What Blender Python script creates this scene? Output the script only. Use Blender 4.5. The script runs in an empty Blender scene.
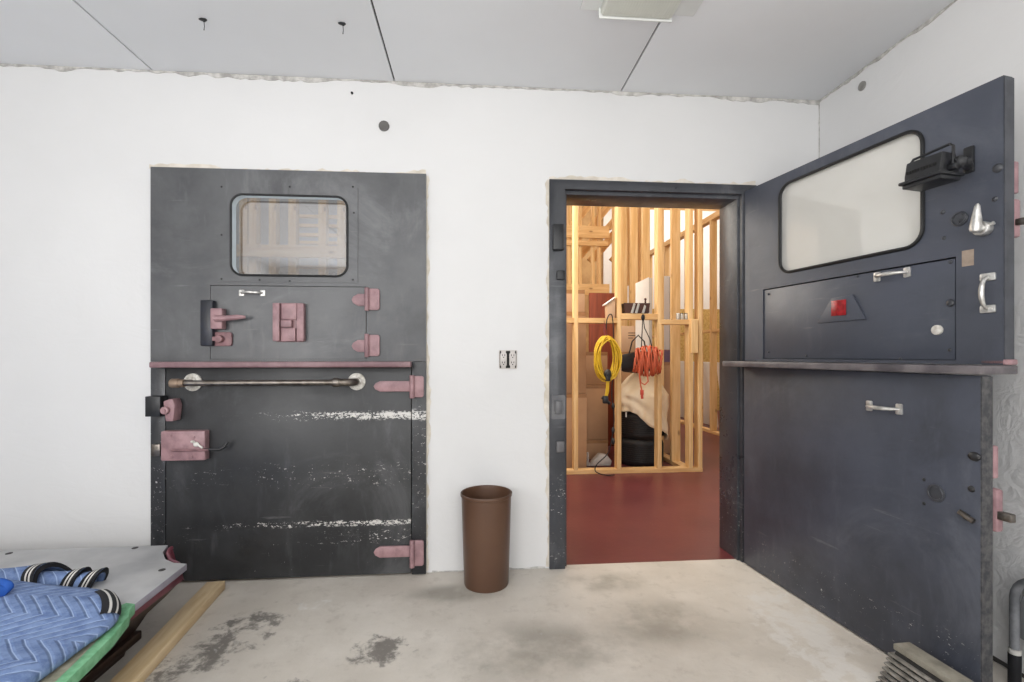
import bpy, bmesh, math, random
from mathutils import Vector, Matrix
random.seed(7)
C = bpy.context.scene.collection
PI = math.pi
# ------------------------------------------------------------------ survey of the room
F, CX, CY, CAMZ = 480.0, 512.0, 355.0, 1.085
TH = math.atan(0.081)
cs, sn = math.cos(TH), math.sin(TH)
def ray(px, py):
    u = (px-CX)/F
    return Vector((u*cs+sn, -u*sn+cs, (CY-py)/F))
def on_y(px, py, y):
    r = ray(px, py); return Vector((0, 0, CAMZ)) + r*(y/r.y)
def on_z(px, py, z):
    r = ray(px, py); return Vector((0, 0, CAMZ)) + r*((z-CAMZ)/r.z)
def on_x(px, py, x):
    r = ray(px, py); return Vector((0, 0, CAMZ)) + r*(x/r.x)
def on_leaf(px, py, org, d, off=0.0):
    """local (x,z) on a door leaf whose face passes through org along d; off = distance in front of the face"""
    n = Vector((-d[1], d[0], 0)); o = Vector((org[0], org[1], 0)) - n*off
    r = ray(px, py); t = (o-Vector((0, 0, CAMZ))).dot(n)/r.dot(n)
    p = Vector((0, 0, CAMZ)) + r*t
    return ((p.x-org[0])*d[0]+(p.y-org[1])*d[1], p.z)
# ------------------------------------------------------------------ materials
def lin(c):
    return tuple((x/12.92 if x <= 0.04045 else ((x+0.055)/1.055)**2.4) for x in (v/255 for v in c))
class NT:
    def __init__(s, name):
        s.m = bpy.data.materials.new(name); s.m.use_nodes = True
        s.t = s.m.node_tree; s.b = s.t.nodes['Principled BSDF']
        s.co = s.t.nodes.new('ShaderNodeTexCoord').outputs['Object']
    def n(s, typ, **kw):
        nd = s.t.nodes.new(typ)
        for k, v in kw.items():
            if k.startswith('_'): setattr(nd, k[1:], v)
            else: s.set(nd.inputs[k.replace('__', ' ')], v)
        return nd
    def set(s, sock, v):
        if isinstance(v, bpy.types.NodeSocket): s.t.links.new(v, sock)
        else: sock.default_value = v
    def math(s, op, a, b=0.0, c=0.0, clamp=False):
        nd = s.t.nodes.new('ShaderNodeMath'); nd.operation = op; nd.use_clamp = clamp
        for i, v in enumerate((a, b, c)): s.set(nd.inputs[i], v)
        return nd.outputs[0]
    def noise(s, scale, detail=4.0, rough=0.55, vec=None, dist=0.0):
        return s.n('ShaderNodeTexNoise', Vector=vec or s.co, Scale=scale, Detail=detail, Roughness=rough, Distortion=dist).outputs['Fac']
    def scaled(s, v, vec=None):
        nd = s.n('ShaderNodeMapping', Vector=vec or s.co); nd.inputs['Scale'].default_value = v
        return nd.outputs[0]
    def step(s, v, a, b):
        nd = s.t.nodes.new('ShaderNodeMapRange'); nd.interpolation_type = 'SMOOTHSTEP'
        s.set(nd.inputs[0], v); nd.inputs[1].default_value = a; nd.inputs[2].default_value = b
        return nd.outputs[0]
    def mix(s, f, a, b):
        nd = s.t.nodes.new('ShaderNodeMix'); nd.data_type = 'RGBA'
        s.set(nd.inputs[0], f)
        for i, v in ((6, a), (7, b)):
            s.set(nd.inputs[i], (*v, 1) if isinstance(v, tuple) and len(v) == 3 else v)
        return nd.outputs[2]
    def xyz(s):
        nd = s.n('ShaderNodeSeparateXYZ', Vector=s.co); return nd.outputs
    def bump(s, h, st=0.3, dist=0.01):
        s.set(s.b.inputs['Normal'], s.n('ShaderNodeBump', Strength=st, Distance=dist, Height=h).outputs[0])
    def col(s, v): s.set(s.b.inputs['Base Color'], (*v, 1) if isinstance(v, tuple) and len(v) == 3 else v)
    def rough(s, v): s.set(s.b.inputs['Roughness'], v)
    def metal(s, v): s.set(s.b.inputs['Metallic'], v)
    def mx(s, *a):
        r = a[0]
        for v in a[1:]: r = s.math('MAXIMUM', r, v)
        return r
    def mul(s, *a):
        r = a[0]
        for v in a[1:]: r = s.math('MULTIPLY', r, v)
        return r
def simple(name, c, rough=0.5, metal=0.0, var=0.12, scale=14, bump=0.0, c2=None):
    k = NT(name); a = lin(c); b = lin(c2) if c2 else tuple(x*(1-2*var) for x in a)
    k.col(k.mix(k.step(k.noise(scale), 0.3, 0.7), a, b)); k.rough(rough); k.metal(metal)
    if bump: k.bump(k.noise(scale*6), bump, 0.004)
    return k.m
def plaster(name, c, rough_low=False):
    k = NT(name); a = lin(c)
    big = k.noise(1.6, 3); k.col(k.mix(k.step(big, 0.3, 0.75), a, tuple(x*0.955 for x in a)))
    k.rough(0.75)
    h = k.mx(k.noise(9, 5, 0.6), k.math('MULTIPLY', k.noise(3, 3, 0.6, k.scaled((1, 1, 2.5)), 1.2), 1.0))
    if rough_low:
        z = k.xyz()[2]
        v = k.n('ShaderNodeTexVoronoi', Vector=k.co, Scale=17.0); v.feature = 'SMOOTH_F1'
        lowm = k.math('SUBTRACT', 1.0, k.step(z, 1.15, 1.5))
        h = k.math('ADD', h, k.mul(lowm, k.noise(11, 3, 0.5, None, 3.5), 2.6))
        k.bump(h, 0.16, 0.02)
    else:
        k.bump(h, 0.16, 0.015)
    return k.m
M = {}
M['wall'] = plaster('white_plaster', (217, 217, 217))
M['wall_rough'] = plaster('rough_white_plaster', (226, 226, 226), True)
M['ceiling'] = simple('ceiling_paint', (230, 232, 235), 0.8, var=0.02, scale=1.5)
M['gap'] = simple('dark_joint', (70, 68, 66), 0.9)  # dark colour of the open joints and gap lines
M['ragged'] = simple('ragged_plaster', (206, 204, 200), 0.9, c2=(160, 158, 154), scale=30, bump=0.5)
M['ragged_beige'] = simple('torn_drywall_edge', (222, 216, 206), 0.9, c2=(198, 190, 176), scale=14, bump=0.5)
def door_paint(name, c, c2, bands=(), specks=1.0, rough=0.36, hi=None, xr=(0.0, 1.1)):
    k = NT(name); x, y, z = k.xyz()
    base = k.mix(k.step(k.noise(2.3, 5, 0.62), 0.32, 0.7), lin(c), lin(c2))
    sm = k.step(k.noise(5, 4, 0.6, k.scaled((3, 1, 0.6))), 0.56, 0.75)
    base = k.mix(k.mul(sm, 0.25), base, lin(hi or (110, 112, 116)))
    smu = k.noise(1.5, 9, 0.72, None, 0.8)
    base = k.mix(k.mul(k.step(smu, 0.5, 0.72), 0.55), base, lin(hi or (110, 112, 116)))
    base = k.mix(k.mul(k.math('SUBTRACT', 1.0, k.step(smu, 0.3, 0.46)), 0.5), base, lin(tuple(v*0.72 for v in c2)))
    scr = k.noise(6, 5, 0.7, k.scaled((0.5, 1, 7)))
    base = k.mix(k.mul(k.step(scr, 0.62, 0.72), 0.22), base, lin((150, 150, 150)))
    fine = k.noise(95, 3, 0.7)
    med = k.noise(30, 4, 0.75)
    w = None
    for (z0, hw, xa, xb, thr) in bands:
        d = k.math('ABSOLUTE', k.math('SUBTRACT', k.math('ADD', z, k.math('MULTIPLY', k.math('SUBTRACT', k.noise(4), 0.5), 0.02)), z0))
        bm_ = k.math('SUBTRACT', 1.0, k.step(d, hw*0.4, hw*1.6))
        xm = k.step(x, xa, xb)
        val = k.math('ADD', k.math('MULTIPLY', k.mul(bm_, xm), thr), k.math('ADD', k.math('MULTIPLY', k.math('SUBTRACT', k.noise(34, 5, 0.8, k.scaled((0.5, 1, 1.6))), 0.5), 2.0), k.math('MULTIPLY', k.math('SUBTRACT', k.noise(110, 3, 0.7, k.scaled((0.7, 1, 1.2))), 0.5), 1.6)))
        s_ = k.mul(k.step(val, 0.30, 0.36), bm_, k.step(k.math('ADD', xm, k.math('MULTIPLY', k.noise(5, 2), 0.5)), 0.2, 0.5))
        w = s_ if w is None else k.mx(w, s_)
    low = k.math('SUBTRACT', 1.0, k.step(z, 0.1, 0.75))
    sp = k.mul(k.step(k.math('ADD', fine, k.mul(low, 0.05)), 0.735, 0.76), k.step(k.noise(3.1, 2), 0.5, 0.62), specks)
    w = sp if w is None else k.mx(w, sp)
    k.col(k.mix(w, base, lin((204, 202, 198))))
    k.rough(k.math('ADD', k.math('MULTIPLY', k.noise(3, 8, 0.7), 0.5), rough-0.24))
    k.bump(k.math('ADD', k.noise(5, 4, 0.6), k.math('MULTIPLY', med, 0.12)), 0.10, 0.02)
    return k.m
M['closed_upper'] = door_paint('worn_paint_room_sheen', (92, 93, 95), (70, 71, 74), (), 0.5, 0.36, (128, 129, 131))  # lighter grey includes the bright room's sheen, put into the base colour
M['closed_lower'] = door_paint('scuffed_black_paint', (54, 55, 57), (36, 37, 39),
    ((0.79, 0.020, 0.3, 1.15, 0.46), (0.265, 0.014, 0.0, 1.0, 0.34), (0.5, 0.05, 0.35, 0.8, 0.0), (0.2, 0.03, 0.6, 1.1, 0.08)), 1.0, 0.40, (98, 99, 101))
M['closed_frame'] = door_paint('scuffed_frame_paint', (50, 51, 54), (36, 37, 40), ((0.79, 0.024, 0.3, 0.5, 0.42), (0.5, 0.3, -3.0, -2.0, -0.03)), 0.8, 0.36)
M['open_upper'] = door_paint('slate_blue_paint', (72, 76, 88), (65, 69, 79), (), 0.25, 0.40, (96, 100, 110))
M['open_lower'] = door_paint('scuffed_slate_paint', (68, 72, 84), (50, 53, 62), ((0.1, 0.08, 0.0, 0.5, -0.08),), 0.9, 0.42, (96, 100, 110))
M['open_frame'] = door_paint('dark_frame_paint', (62, 64, 70), (48, 50, 55), ((0.25, 0.18, -3.0, -2.0, -0.05),), 0.6, 0.32)
M['worn_edge'] = simple('chipped_edge', (48, 49, 54), 0.6, scale=48, c2=(88, 87, 87))
M['dark_edge'] = simple('dark_door_edge', (72, 74, 80), 0.5, c2=(56, 58, 64), scale=20)
M['black_gasket'] = simple('black_rubber', (18, 19, 21), 0.5)
M['pink'] = simple('mauve_paint', (164, 130, 133), 0.45, c2=(132, 102, 107), scale=18, bump=0.15)
M['pink_dark'] = simple('dark_mauve_paint', (142, 106, 109), 0.5, c2=(110, 80, 84), scale=22, bump=0.2)
M['mauve_rail'] = simple('mauve_grey_paint', (140, 112, 116), 0.42, c2=(112, 82, 88), scale=9)
M['chrome'] = simple('bright_chrome', (222, 221, 218), 0.34, 0.75, c2=(176, 174, 170), scale=40)
M['steel'] = simple('worn_steel', (142, 136, 130), 0.36, 1.0, c2=(104, 96, 88), scale=20)
M['flange'] = simple('chipped_white_paint', (222, 220, 214), 0.5, c2=(164, 158, 148), scale=45)
M['black_metal'] = simple('black_metal', (34, 35, 38), 0.42, 0.0, c2=(24, 25, 28), scale=20)
M['dark_blue'] = simple('navy_paint', (34, 38, 52), 0.4, c2=(26, 28, 36), scale=16)
M['shelf'] = simple('worn_shelf_paint', (112, 106, 108), 0.4, c2=(70, 66, 70), scale=12)
M['red'] = simple('red_glass', (170, 26, 34), 0.25, c2=(120, 14, 20), scale=80)
M['patch'] = simple('bare_wood_patch', (158, 142, 128), 0.7, scale=40)
def glass(name, dirt_or_light, tint, haze):
    k = NT(name); t = k.t; t.nodes.remove(k.b)
    out = [n for n in t.nodes if n.type == 'OUTPUT_MATERIAL'][0]
    tr = k.n('ShaderNodeBsdfTransparent', Color=(*lin(tint), 1))
    gl = k.n('ShaderNodeBsdfGlossy', Color=(1, 1, 1, 1), Roughness=0.02)
    df = k.n('ShaderNodeBsdfDiffuse', Color=(*lin(dirt_or_light), 1))
    fr = k.n('ShaderNodeFresnel', IOR=1.7)
    a = k.n('ShaderNodeMixShader'); t.links.new(k.math('MULTIPLY', fr.outputs[0], 2.6, clamp=True), a.inputs[0])
    t.links.new(tr.outputs[0], a.inputs[1]); t.links.new(gl.outputs[0], a.inputs[2])
    b = k.n('ShaderNodeMixShader'); t.links.new(k.math('ADD', k.math('MULTIPLY', k.noise(4, 3), 0.08), haze), b.inputs[0])
    t.links.new(a.outputs[0], b.inputs[1]); t.links.new(df.outputs[0], b.inputs[2])
    t.links.new(b.outputs[0], out.inputs[0]); return k.m
M['glass'] = glass('dusty_glass', (190, 188, 186), (236, 238, 240), 0.09)
M['glass_bright'] = glass('brightened_glass', (246, 245, 240), (252, 251, 247), 0.50)  # near-white haze puts the lit wall's brightness into the pane
M['plastic_brown'] = simple('brown_plastic', (92, 66, 50), 0.38, c2=(84, 59, 44), scale=5)
M['white_plastic'] = simple('white_acrylic', (222, 224, 222), 0.25, var=0.02)
def lens_mat():
    k = NT('ribbed_lens'); v = k.n('ShaderNodeTexVoronoi', Vector=k.co, Scale=13.0, Randomness=0.0)
    dot = k.math('SUBTRACT', 1.0, k.step(v.outputs['Distance'], 0.12, 0.3))
    k.col(k.mix(k.mul(dot, 0.5), lin((206, 208, 198)), lin((150, 150, 142)))); k.rough(0.3)
    k.bump(k.math('SINE', k.math('MULTIPLY', k.xyz()[0], 600.0)), 0.2, 0.002); return k.m
M['lens'] = lens_mat()
M['slate'] = simple('grey_slate', (190, 190, 190), 0.5, c2=(164, 165, 167), scale=4, bump=0.12)
M['slate_edge'] = simple('slate_edge', (164, 160, 172), 0.6, scale=9)
M['mahogany'] = simple('maroon_wood', (128, 64, 78), 0.4, c2=(92, 42, 54), scale=10)
M['cabinet'] = simple('dark_cabinet_wood', (48, 32, 26), 0.45, c2=(32, 22, 19), scale=8)
M['felt'] = simple('green_felt', (132, 190, 148), 0.95, c2=(104, 166, 122), scale=30, bump=0.3)
M['cream_felt'] = simple('beige_backing', (170, 166, 148), 0.95, c2=(140, 140, 122), scale=30, bump=0.3)
def wood(name, c, c2, axis=2, knots=True):
    k = NT(name); sc = [16, 16, 16]; sc[axis] = 1.2
    g = k.noise(1.6, 5, 0.6, k.scaled(tuple(sc)), 0.6)
    col = k.mix(k.step(g, 0.32, 0.7), lin(c), lin(c2))
    if knots:
        v = k.n('ShaderNodeTexVoronoi', Vector=k.scaled((9, 9, 9) if False else tuple(9 if i != axis else 4 for i in range(3))), Scale=1.0)
        col = k.mix(k.mul(k.math('SUBTRACT', 1.0, k.step(v.outputs['Distance'], 0.05, 0.16)), 0.7), col, lin((120, 76, 40)))
    k.col(col); k.rough(0.62); k.bump(g, 0.1, 0.003)
    return k.m
M['stud'] = wood('pine_stud', (232, 198, 146), (208, 166, 108), 2)
M['beam'] = wood('pine_beam', (228, 192, 138), (204, 160, 104), 0)
M['beam_y'] = wood('pine_beam_along', (230, 194, 140), (206, 162, 106), 1)
M['lumber'] = wood('pine_board', (226, 204, 166), (206, 178, 136), 1, False)
M['osb'] = simple('osb_board', (206, 176, 110), 0.8, c2=(178, 142, 78), scale=26)
M['tan'] = simple('tan_sheathing', (196, 160, 112), 0.85, c2=(176, 138, 92), scale=6)
M['card'] = simple('brown_cardboard', (190, 152, 116), 0.85, c2=(176, 138, 104), scale=3)
M['card_pale'] = simple('pale_cardboard', (204, 172, 142), 0.85, c2=(190, 156, 126), scale=3)
M['tape'] = simple('brown_tape', (168, 124, 80), 0.4)
M['ink'] = simple('box_print', (84, 66, 50), 0.8)
M['redwood'] = wood('red_brown_panel', (140, 66, 38), (112, 48, 28), 2, False)
M['drywall'] = simple('white_board', (232, 230, 226), 0.7, var=0.02)
M['drywall_edge'] = simple('grey_board_edge', (176, 172, 168), 0.8, var=0.04)
M['purple'] = simple('purple_print', (120, 96, 124), 0.6)
M['tyre'] = simple('black_tyre_rubber', (30, 30, 32), 0.55, c2=(22, 22, 24), scale=20)
M['canvas'] = simple('cream_canvas', (238, 224, 198), 0.9, c2=(224, 206, 174), scale=7, bump=0.2)
M['bag'] = simple('black_nylon', (28, 30, 36), 0.6, c2=(20, 20, 24), scale=16, bump=0.3)
M['yellow'] = simple('yellow_cord', (214, 176, 36), 0.45, var=0.05)
M['orange'] = simple('orange_cord', (192, 88, 54), 0.45, var=0.06)
M['black_cord'] = simple('black_cord', (26, 26, 28), 0.5)
M['brown_wood'] = simple('dark_brown_wood', (70, 38, 26), 0.5, scale=12)
M['jar'] = simple('grey_tin', (186, 184, 178), 0.35, 0.3)
M['grey_tool'] = simple('grey_casting', (190, 184, 178), 0.5)
M['weathered'] = simple('weathered_grey_wood', (150, 146, 134), 0.85, c2=(120, 116, 106), scale=16, bump=0.5)
M['slat'] = simple('dark_grey_slat', (150, 147, 140), 0.5, c2=(100, 98, 94), scale=24, bump=0.3)
M['slat_dark'] = simple('black_backing', (28, 27, 26), 0.8)
M['grey_tube'] = simple('grey_plastic_tube', (142, 144, 148), 0.35, c2=(98, 100, 104), scale=12)
M['grey_panel'] = simple('grey_plastic_panel', (134, 136, 138), 0.5, var=0.05)
M['bind_black'] = simple('black_binding', (22, 23, 28), 0.8)
M['bind_white'] = simple('white_stripe', (214, 212, 206), 0.8)
M['bright_blue'] = simple('bright_blue_cloth', (28, 84, 170), 0.8)
def floor_mat():
    k = NT('stained_concrete'); x, y, z = k.xyz()
    base = k.mix(k.step(k.noise(1.7, 6, 0.6), 0.32, 0.68), lin((208, 202, 193)), lin((188, 181, 171)))
    base = k.mix(k.mul(k.step(k.noise(13, 6, 0.7), 0.52, 0.7), 0.35), base, lin((158, 150, 140)))
    def blob(cx_, cy_, rx, ry, ang=0.0):
        p = k.n('ShaderNodeMapping', Vector=k.co); p.vector_type = 'TEXTURE'
        p.inputs['Location'].default_value = (cx_, cy_, 0); p.inputs['Rotation'].default_value = (0, 0, ang); p.inputs['Scale'].default_value = (rx, ry, 1)
        ln = k.n('ShaderNodeVectorMath', _operation='LENGTH'); k.t.links.new(p.outputs[0], ln.inputs[0])
        return k.math('SUBTRACT', 1.0, k.step(ln.outputs['Value'], 0.35, 1.15))
    grit = k.noise(11, 7, 0.72, None, 0.3)
    def patch(b, thr=0.62): return k.step(k.math('ADD', k.mul(b, 0.42), k.math('MULTIPLY', k.math('SUBTRACT', grit, 0.5), 1.9)), thr*0.5, thr*0.5+0.28)
    soft = k.noise(3, 5, 0.6)
    sf = lambda b: k.mul(b, k.step(soft, 0.35, 0.62))
    big = k.mx(blob(0.25, 1.75, 0.5, 0.22), blob(0.6, 2.25, 0.3, 0.12), blob(-0.1, 2.2, 0.25, 0.1), blob(0.75, 1.9, 0.3, 0.2))
    base = k.mix(k.mul(sf(big), 0.58), base, lin((118, 114, 104)))
    dk = k.mx(patch(blob(-0.95, 1.88, 0.2, 0.42, -0.45), 0.55), patch(blob(-0.34, 1.80, 0.16, 0.13, 0.3), 0.5), patch(blob(-0.62, 1.62, 0.16, 0.1), 0.7), patch(blob(-1.0, 1.5, 0.3, 0.2), 0.7))
    base = k.mix(k.mul(dk, 0.8), base, lin((92, 88, 84)))
    lt = k.mx(patch(blob(1.28, 1.75, 0.20, 0.55, -0.12), 0.45), patch(blob(-0.65, 2.15, 0.2, 0.08, 0.2), 0.8))
    base = k.mix(k.mul(lt, 0.65), base, lin((214, 212, 208)))
    k.col(base); k.rough(k.math('ADD', k.math('MULTIPLY', soft, 0.3), 0.42)); k.bump(k.noise(26, 6, 0.7), 0.18, 0.01)
    return k.m
M['concrete'] = floor_mat()
def red_floor():
    k = NT('red_painted_concrete')
    a = k.mix(k.step(k.noise(1.4, 4), 0.35, 0.7), lin((95, 44, 48)), lin((109, 54, 55)))
    a = k.mix(k.mul(k.step(k.noise(60, 3, 0.7), 0.66, 0.74), 0.6), a, lin((176, 128, 118)))
    k.col(a); k.rough(0.34); k.bump(k.noise(30, 3), 0.06, 0.01); return k.m
M['red_floor'] = red_floor()
def blanket_mat():
    k = NT('quilted_blue_cloth'); x, y, z = k.xyz()
    tri = k.math('PINGPONG', k.math('ADD', y, 10.0), 0.11)
    v = k.math('ADD', k.math('ADD', x, 10.0), k.math('MULTIPLY', tri, 1.1))
    d = k.math('PINGPONG', k.math('ADD', v, k.math('MULTIPLY', k.noise(5), 0.02)), 0.021)
    ln = k.math('SUBTRACT', 1.0, k.step(d, 0.0007, 0.003))
    base = k.mix(k.step(k.noise(30, 5, 0.7), 0.35, 0.68), lin((120, 142, 182)), lin((92, 114, 158)))
    k.col(k.mix(k.mul(ln, 0.75), base, lin((168, 188, 220)))); k.rough(0.95)
    k.bump(k.math('ADD', k.step(d, 0.0, 0.012), k.math('MULTIPLY', k.noise(60, 3), 0.2)), 0.5, 0.006); return k.m
M['blanket'] = blanket_mat()

# ------------------------------------------------------------------ mesh builder
class MB:
    def __init__(s): s.bm = bmesh.new(); s.mi = 0
    def _merge(s, b, mtx=None):
        if mtx is not None: bmesh.ops.transform(b, matrix=mtx, verts=b.verts)
        vm = {v: s.bm.verts.new(v.co) for v in b.verts}
        for f in b.faces:
            try:
                nf = s.bm.faces.new([vm[v] for v in f.verts]); nf.material_index = s.mi
            except ValueError: pass
        b.free(); return s
    def box(s, x0, x1, y0, y1, z0, z1, bev=0.0, mtx=None, seg=2):
        b = bmesh.new(); bmesh.ops.create_cube(b, size=1)
        bmesh.ops.scale(b, vec=(abs(x1-x0), abs(y1-y0), abs(z1-z0)), verts=b.verts)
        bmesh.ops.translate(b, vec=((x0+x1)/2, (y0+y1)/2, (z0+z1)/2), verts=b.verts)
        if bev: bmesh.ops.bevel(b, geom=b.edges[:], offset=bev, segments=seg, affect='EDGES', profile=0.5)
        return s._merge(b, mtx)
    def cyl(s, p, q, r, r2=None, n=20, bev=0.0):
        p, q = Vector(p), Vector(q); d = q-p; b = bmesh.new()
        bmesh.ops.create_cone(b, cap_ends=True, segments=n, radius1=r, radius2=r if r2 is None else r2, depth=d.length)
        if bev:
            es = [e for e in b.edges if abs(e.verts[0].co.z-e.verts[1].co.z) < 1e-6]
            bmesh.ops.bevel(b, geom=es, offset=bev, segments=2, affect='EDGES', profile=0.5)
        m = Matrix.Translation((p+q)/2) @ d.to_track_quat('Z', 'Y').to_matrix().to_4x4()
        return s._merge(b, m)
    def ball(s, c, r, sc=(1, 1, 1), n=16):
        b = bmesh.new(); bmesh.ops.create_uvsphere(b, u_segments=n, v_segments=max(6, n//2), radius=r)
        return s._merge(b, Matrix.Translation(c) @ Matrix.Diagonal((*sc, 1)))
    def tube(s, pts, r, n=10, closed=False):
        pts = [Vector(p) for p in pts]; N = len(pts); rs = r if isinstance(r, (list, tuple)) else [r]*N
        rings = []; up = None
        for i, p in enumerate(pts):
            a = pts[(i-1) % N] if (closed or i) else p; c = pts[(i+1) % N] if (closed or i < N-1) else p
            t = (c-a).normalized()
            if up is None:
                up = Vector((0, 0, 1)) if abs(t.z) < 0.9 else Vector((1, 0, 0))
            up = (up-t*up.dot(t)).normalized(); w = t.cross(up)
            rings.append([s.bm.verts.new(p+(up*math.cos(2*PI*j/n)+w*math.sin(2*PI*j/n))*rs[i]) for j in range(n)])
        for i in range(N if closed else N-1):
            A, B = rings[i], rings[(i+1) % N]
            for j in range(n):
                f = s.bm.faces.new((A[j], A[(j+1) % n], B[(j+1) % n], B[j])); f.material_index = s.mi
        if not closed:
            for R in (rings[0], rings[-1]):
                f = s.bm.faces.new(R); f.material_index = s.mi
        return s
    def lathe(s, prof, c=(0, 0, 0), n=48):
        c = Vector(c); rings = []
        for (r, z) in prof:
            if r < 1e-6: rings.append([s.bm.verts.new(c+Vector((0, 0, z)))])
            else: rings.append([s.bm.verts.new(c+Vector((r*math.cos(2*PI*j/n), r*math.sin(2*PI*j/n), z))) for j in range(n)])
        for A, B in zip(rings, rings[1:]):
            for j in range(n):
                k = (j+1) % n
                if len(A) == 1 and len(B) == 1: continue
                vs = [A[0], B[k], B[j]] if len(A) == 1 else ([A[j], A[k], B[0]] if len(B) == 1 else [A[j], A[k], B[k], B[j]])
                f = s.bm.faces.new(vs); f.material_index = s.mi
        return s
    def plate(s, outer, holes=(), a=0.0, b=0.02, axis='y', bev=0.0):
        """polygon with holes in two axes, extruded from a to b along the third"""
        def P(u, v, w):
            return {'y': (u, w, v), 'z': (u, v, w), 'x': (w, u, v)}[axis]
        t = bmesh.new(); loops = []
        for lp in (outer, *holes):
            vs = [t.verts.new(P(u, v, a)) for u, v in lp]; loops.append(vs)
            for i in range(len(vs)): t.edges.new((vs[i], vs[(i+1) % len(vs)]))
        if holes: bmesh.ops.triangle_fill(t, use_beauty=True, use_dissolve=False, edges=t.edges[:])
        else: t.faces.new(loops[0])
        vmap = {}
        for vs in loops:
            for v in vs:
                w = Vector(v.co); w[{'y': 1, 'z': 2, 'x': 0}[axis]] = b; vmap[v] = t.verts.new(w)
        for f in t.faces[:]: t.faces.new([vmap[v] for v in reversed(f.verts)])
        for vs in loops:
            for i in range(len(vs)):
                p, q = vs[i], vs[(i+1) % len(vs)]; t.faces.new((p, q, vmap[q], vmap[p]))
        bmesh.ops.recalc_face_normals(t, faces=t.faces)
        if bev:
            es = [e for e in t.edges if len(e.link_faces) == 2 and e.calc_face_angle(0) > 0.6]
            bmesh.ops.bevel(t, geom=es, offset=bev, segments=2, affect='EDGES', profile=0.5)
        return s._merge(t)
    def grid(s, fn, nu, nv, matfn=None):
        vs = [[s.bm.verts.new(fn(i/nu, j/nv)) for j in range(nv+1)] for i in range(nu+1)]
        for i in range(nu):
            for j in range(nv):
                f = s.bm.faces.new((vs[i][j], vs[i+1][j], vs[i+1][j+1], vs[i][j+1])); f.material_index = matfn(i, j) if matfn else s.mi
        return s
    def build(s, name, mat, parent=None, loc=None, recalc=True, smooth=35):
        if recalc: bmesh.ops.recalc_face_normals(s.bm, faces=s.bm.faces)
        me = bpy.data.meshes.new(name)
        if loc is not None: bmesh.ops.translate(s.bm, vec=-Vector(loc), verts=s.bm.verts)
        s.bm.to_mesh(me); s.bm.free()
        for mm in (mat if isinstance(mat, (list, tuple)) else [mat]): me.materials.append(mm)
        if smooth:
            for p in me.polygons: p.use_smooth = True
            me.set_sharp_from_angle(angle=math.radians(smooth))
        o = bpy.data.objects.new(name, me); C.objects.link(o)
        if loc is not None: o.location = loc
        if parent is not None: o.parent = parent
        return o
def tag(o, label=None, cat=None, group=None, kind=None):
    if label: o['label'] = label
    if cat: o['category'] = cat
    if group: o['group'] = group
    if kind: o['kind'] = kind
    return o
def thing(name, label, cat, loc=(0, 0, 0), rz=0.0, group=None, kind=None):
    o = bpy.data.objects.new(name, None); C.objects.link(o); o.empty_display_size = 0.1
    o.location = loc; o.rotation_euler = (0, 0, rz)
    return tag(o, label, cat, group, kind)
def struct(o, label, cat): return tag(o, label, cat, None, 'structure')
def rrect(x0, x1, z0, z1, r, n=6):
    pts = []
    for cx_, cz, a0 in ((x1-r, z1-r, 0), (x0+r, z1-r, 90), (x0+r, z0+r, 180), (x1-r, z0+r, 270)):
        for i in range(n+1):
            a = math.radians(a0+90*i/n); pts.append((cx_+r*math.cos(a), cz+r*math.sin(a)))
    return pts
def rect(x0, x1, z0, z1): return [(x0, z0), (x1, z0), (x1, z1), (x0, z1)]
def arc_pts(fn, a, b, n): return [fn(a+(b-a)*i/n) for i in range(n+1)]

# ------------------------------------------------------------------ the room shell
WY, RX, HZ = 2.42, 1.84, 2.44
LX, BY = -3.1, -2.8
cf = (on_y(150, 400, WY).x, on_y(426, 400, WY).x)          # closed door frame, outer x
of = (on_y(549, 400, WY).x, 1.482)                          # open doorway frame, outer x
oz = on_y(550, 180, WY).z
cz = on_y(150, 168, WY).z
op = (0.478, 1.390); opz = 1.909                            # clear opening
struct(MB().plate([(LX-0.1, 0), (cf[0]+0.02, 0), (cf[0]+0.02, cz-0.02), (cf[1]-0.02, cz-0.02), (cf[1]-0.02, 0), (of[0]+0.02, 0), (of[0]+0.02, oz-0.02), (of[1]-0.02, oz-0.02), (of[1]-0.02, 0), (RX+0.1, 0), (RX+0.1, HZ+0.05), (LX-0.1, HZ+0.05)], (), WY, WY+0.19).build('wall_back', M['wall']),
       'white plastered wall holding both dark doorways', 'wall')
struct(MB().box(RX, RX+0.1, BY, WY, 0, HZ+0.05).build('wall_right', M['wall_rough']), 'rough white plastered wall behind the open door', 'wall')
struct(MB().box(LX-0.1, LX, BY, WY, 0, HZ+0.05).build('wall_left', M['wall']), 'plain white wall on the left side of the room', 'wall')
struct(MB().plate(rect(LX-0.1, RX+0.1, 0, HZ+0.05), (rect(-2.6, -1.2, 0.75, 2.1), rect(0.2, 1.6, 0.75, 2.1)), BY-0.1, BY).build('wall_front', M['wall']), 'white wall with a window and an added light opening opposite the doors', 'wall')  # second opening added for the rear fill light
struct(MB().box(LX-0.1, RX+0.1, BY-0.1, WY+0.03, -0.12, 0).build('floor', M['concrete']), 'worn beige concrete floor with dark stains', 'floor')
struct(MB().box(-3.4, 5.2, WY+0.03, 9.2, -0.12, 0).build('floor_red', M['red_floor']), 'red painted concrete floor beyond the doorway', 'floor')
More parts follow.
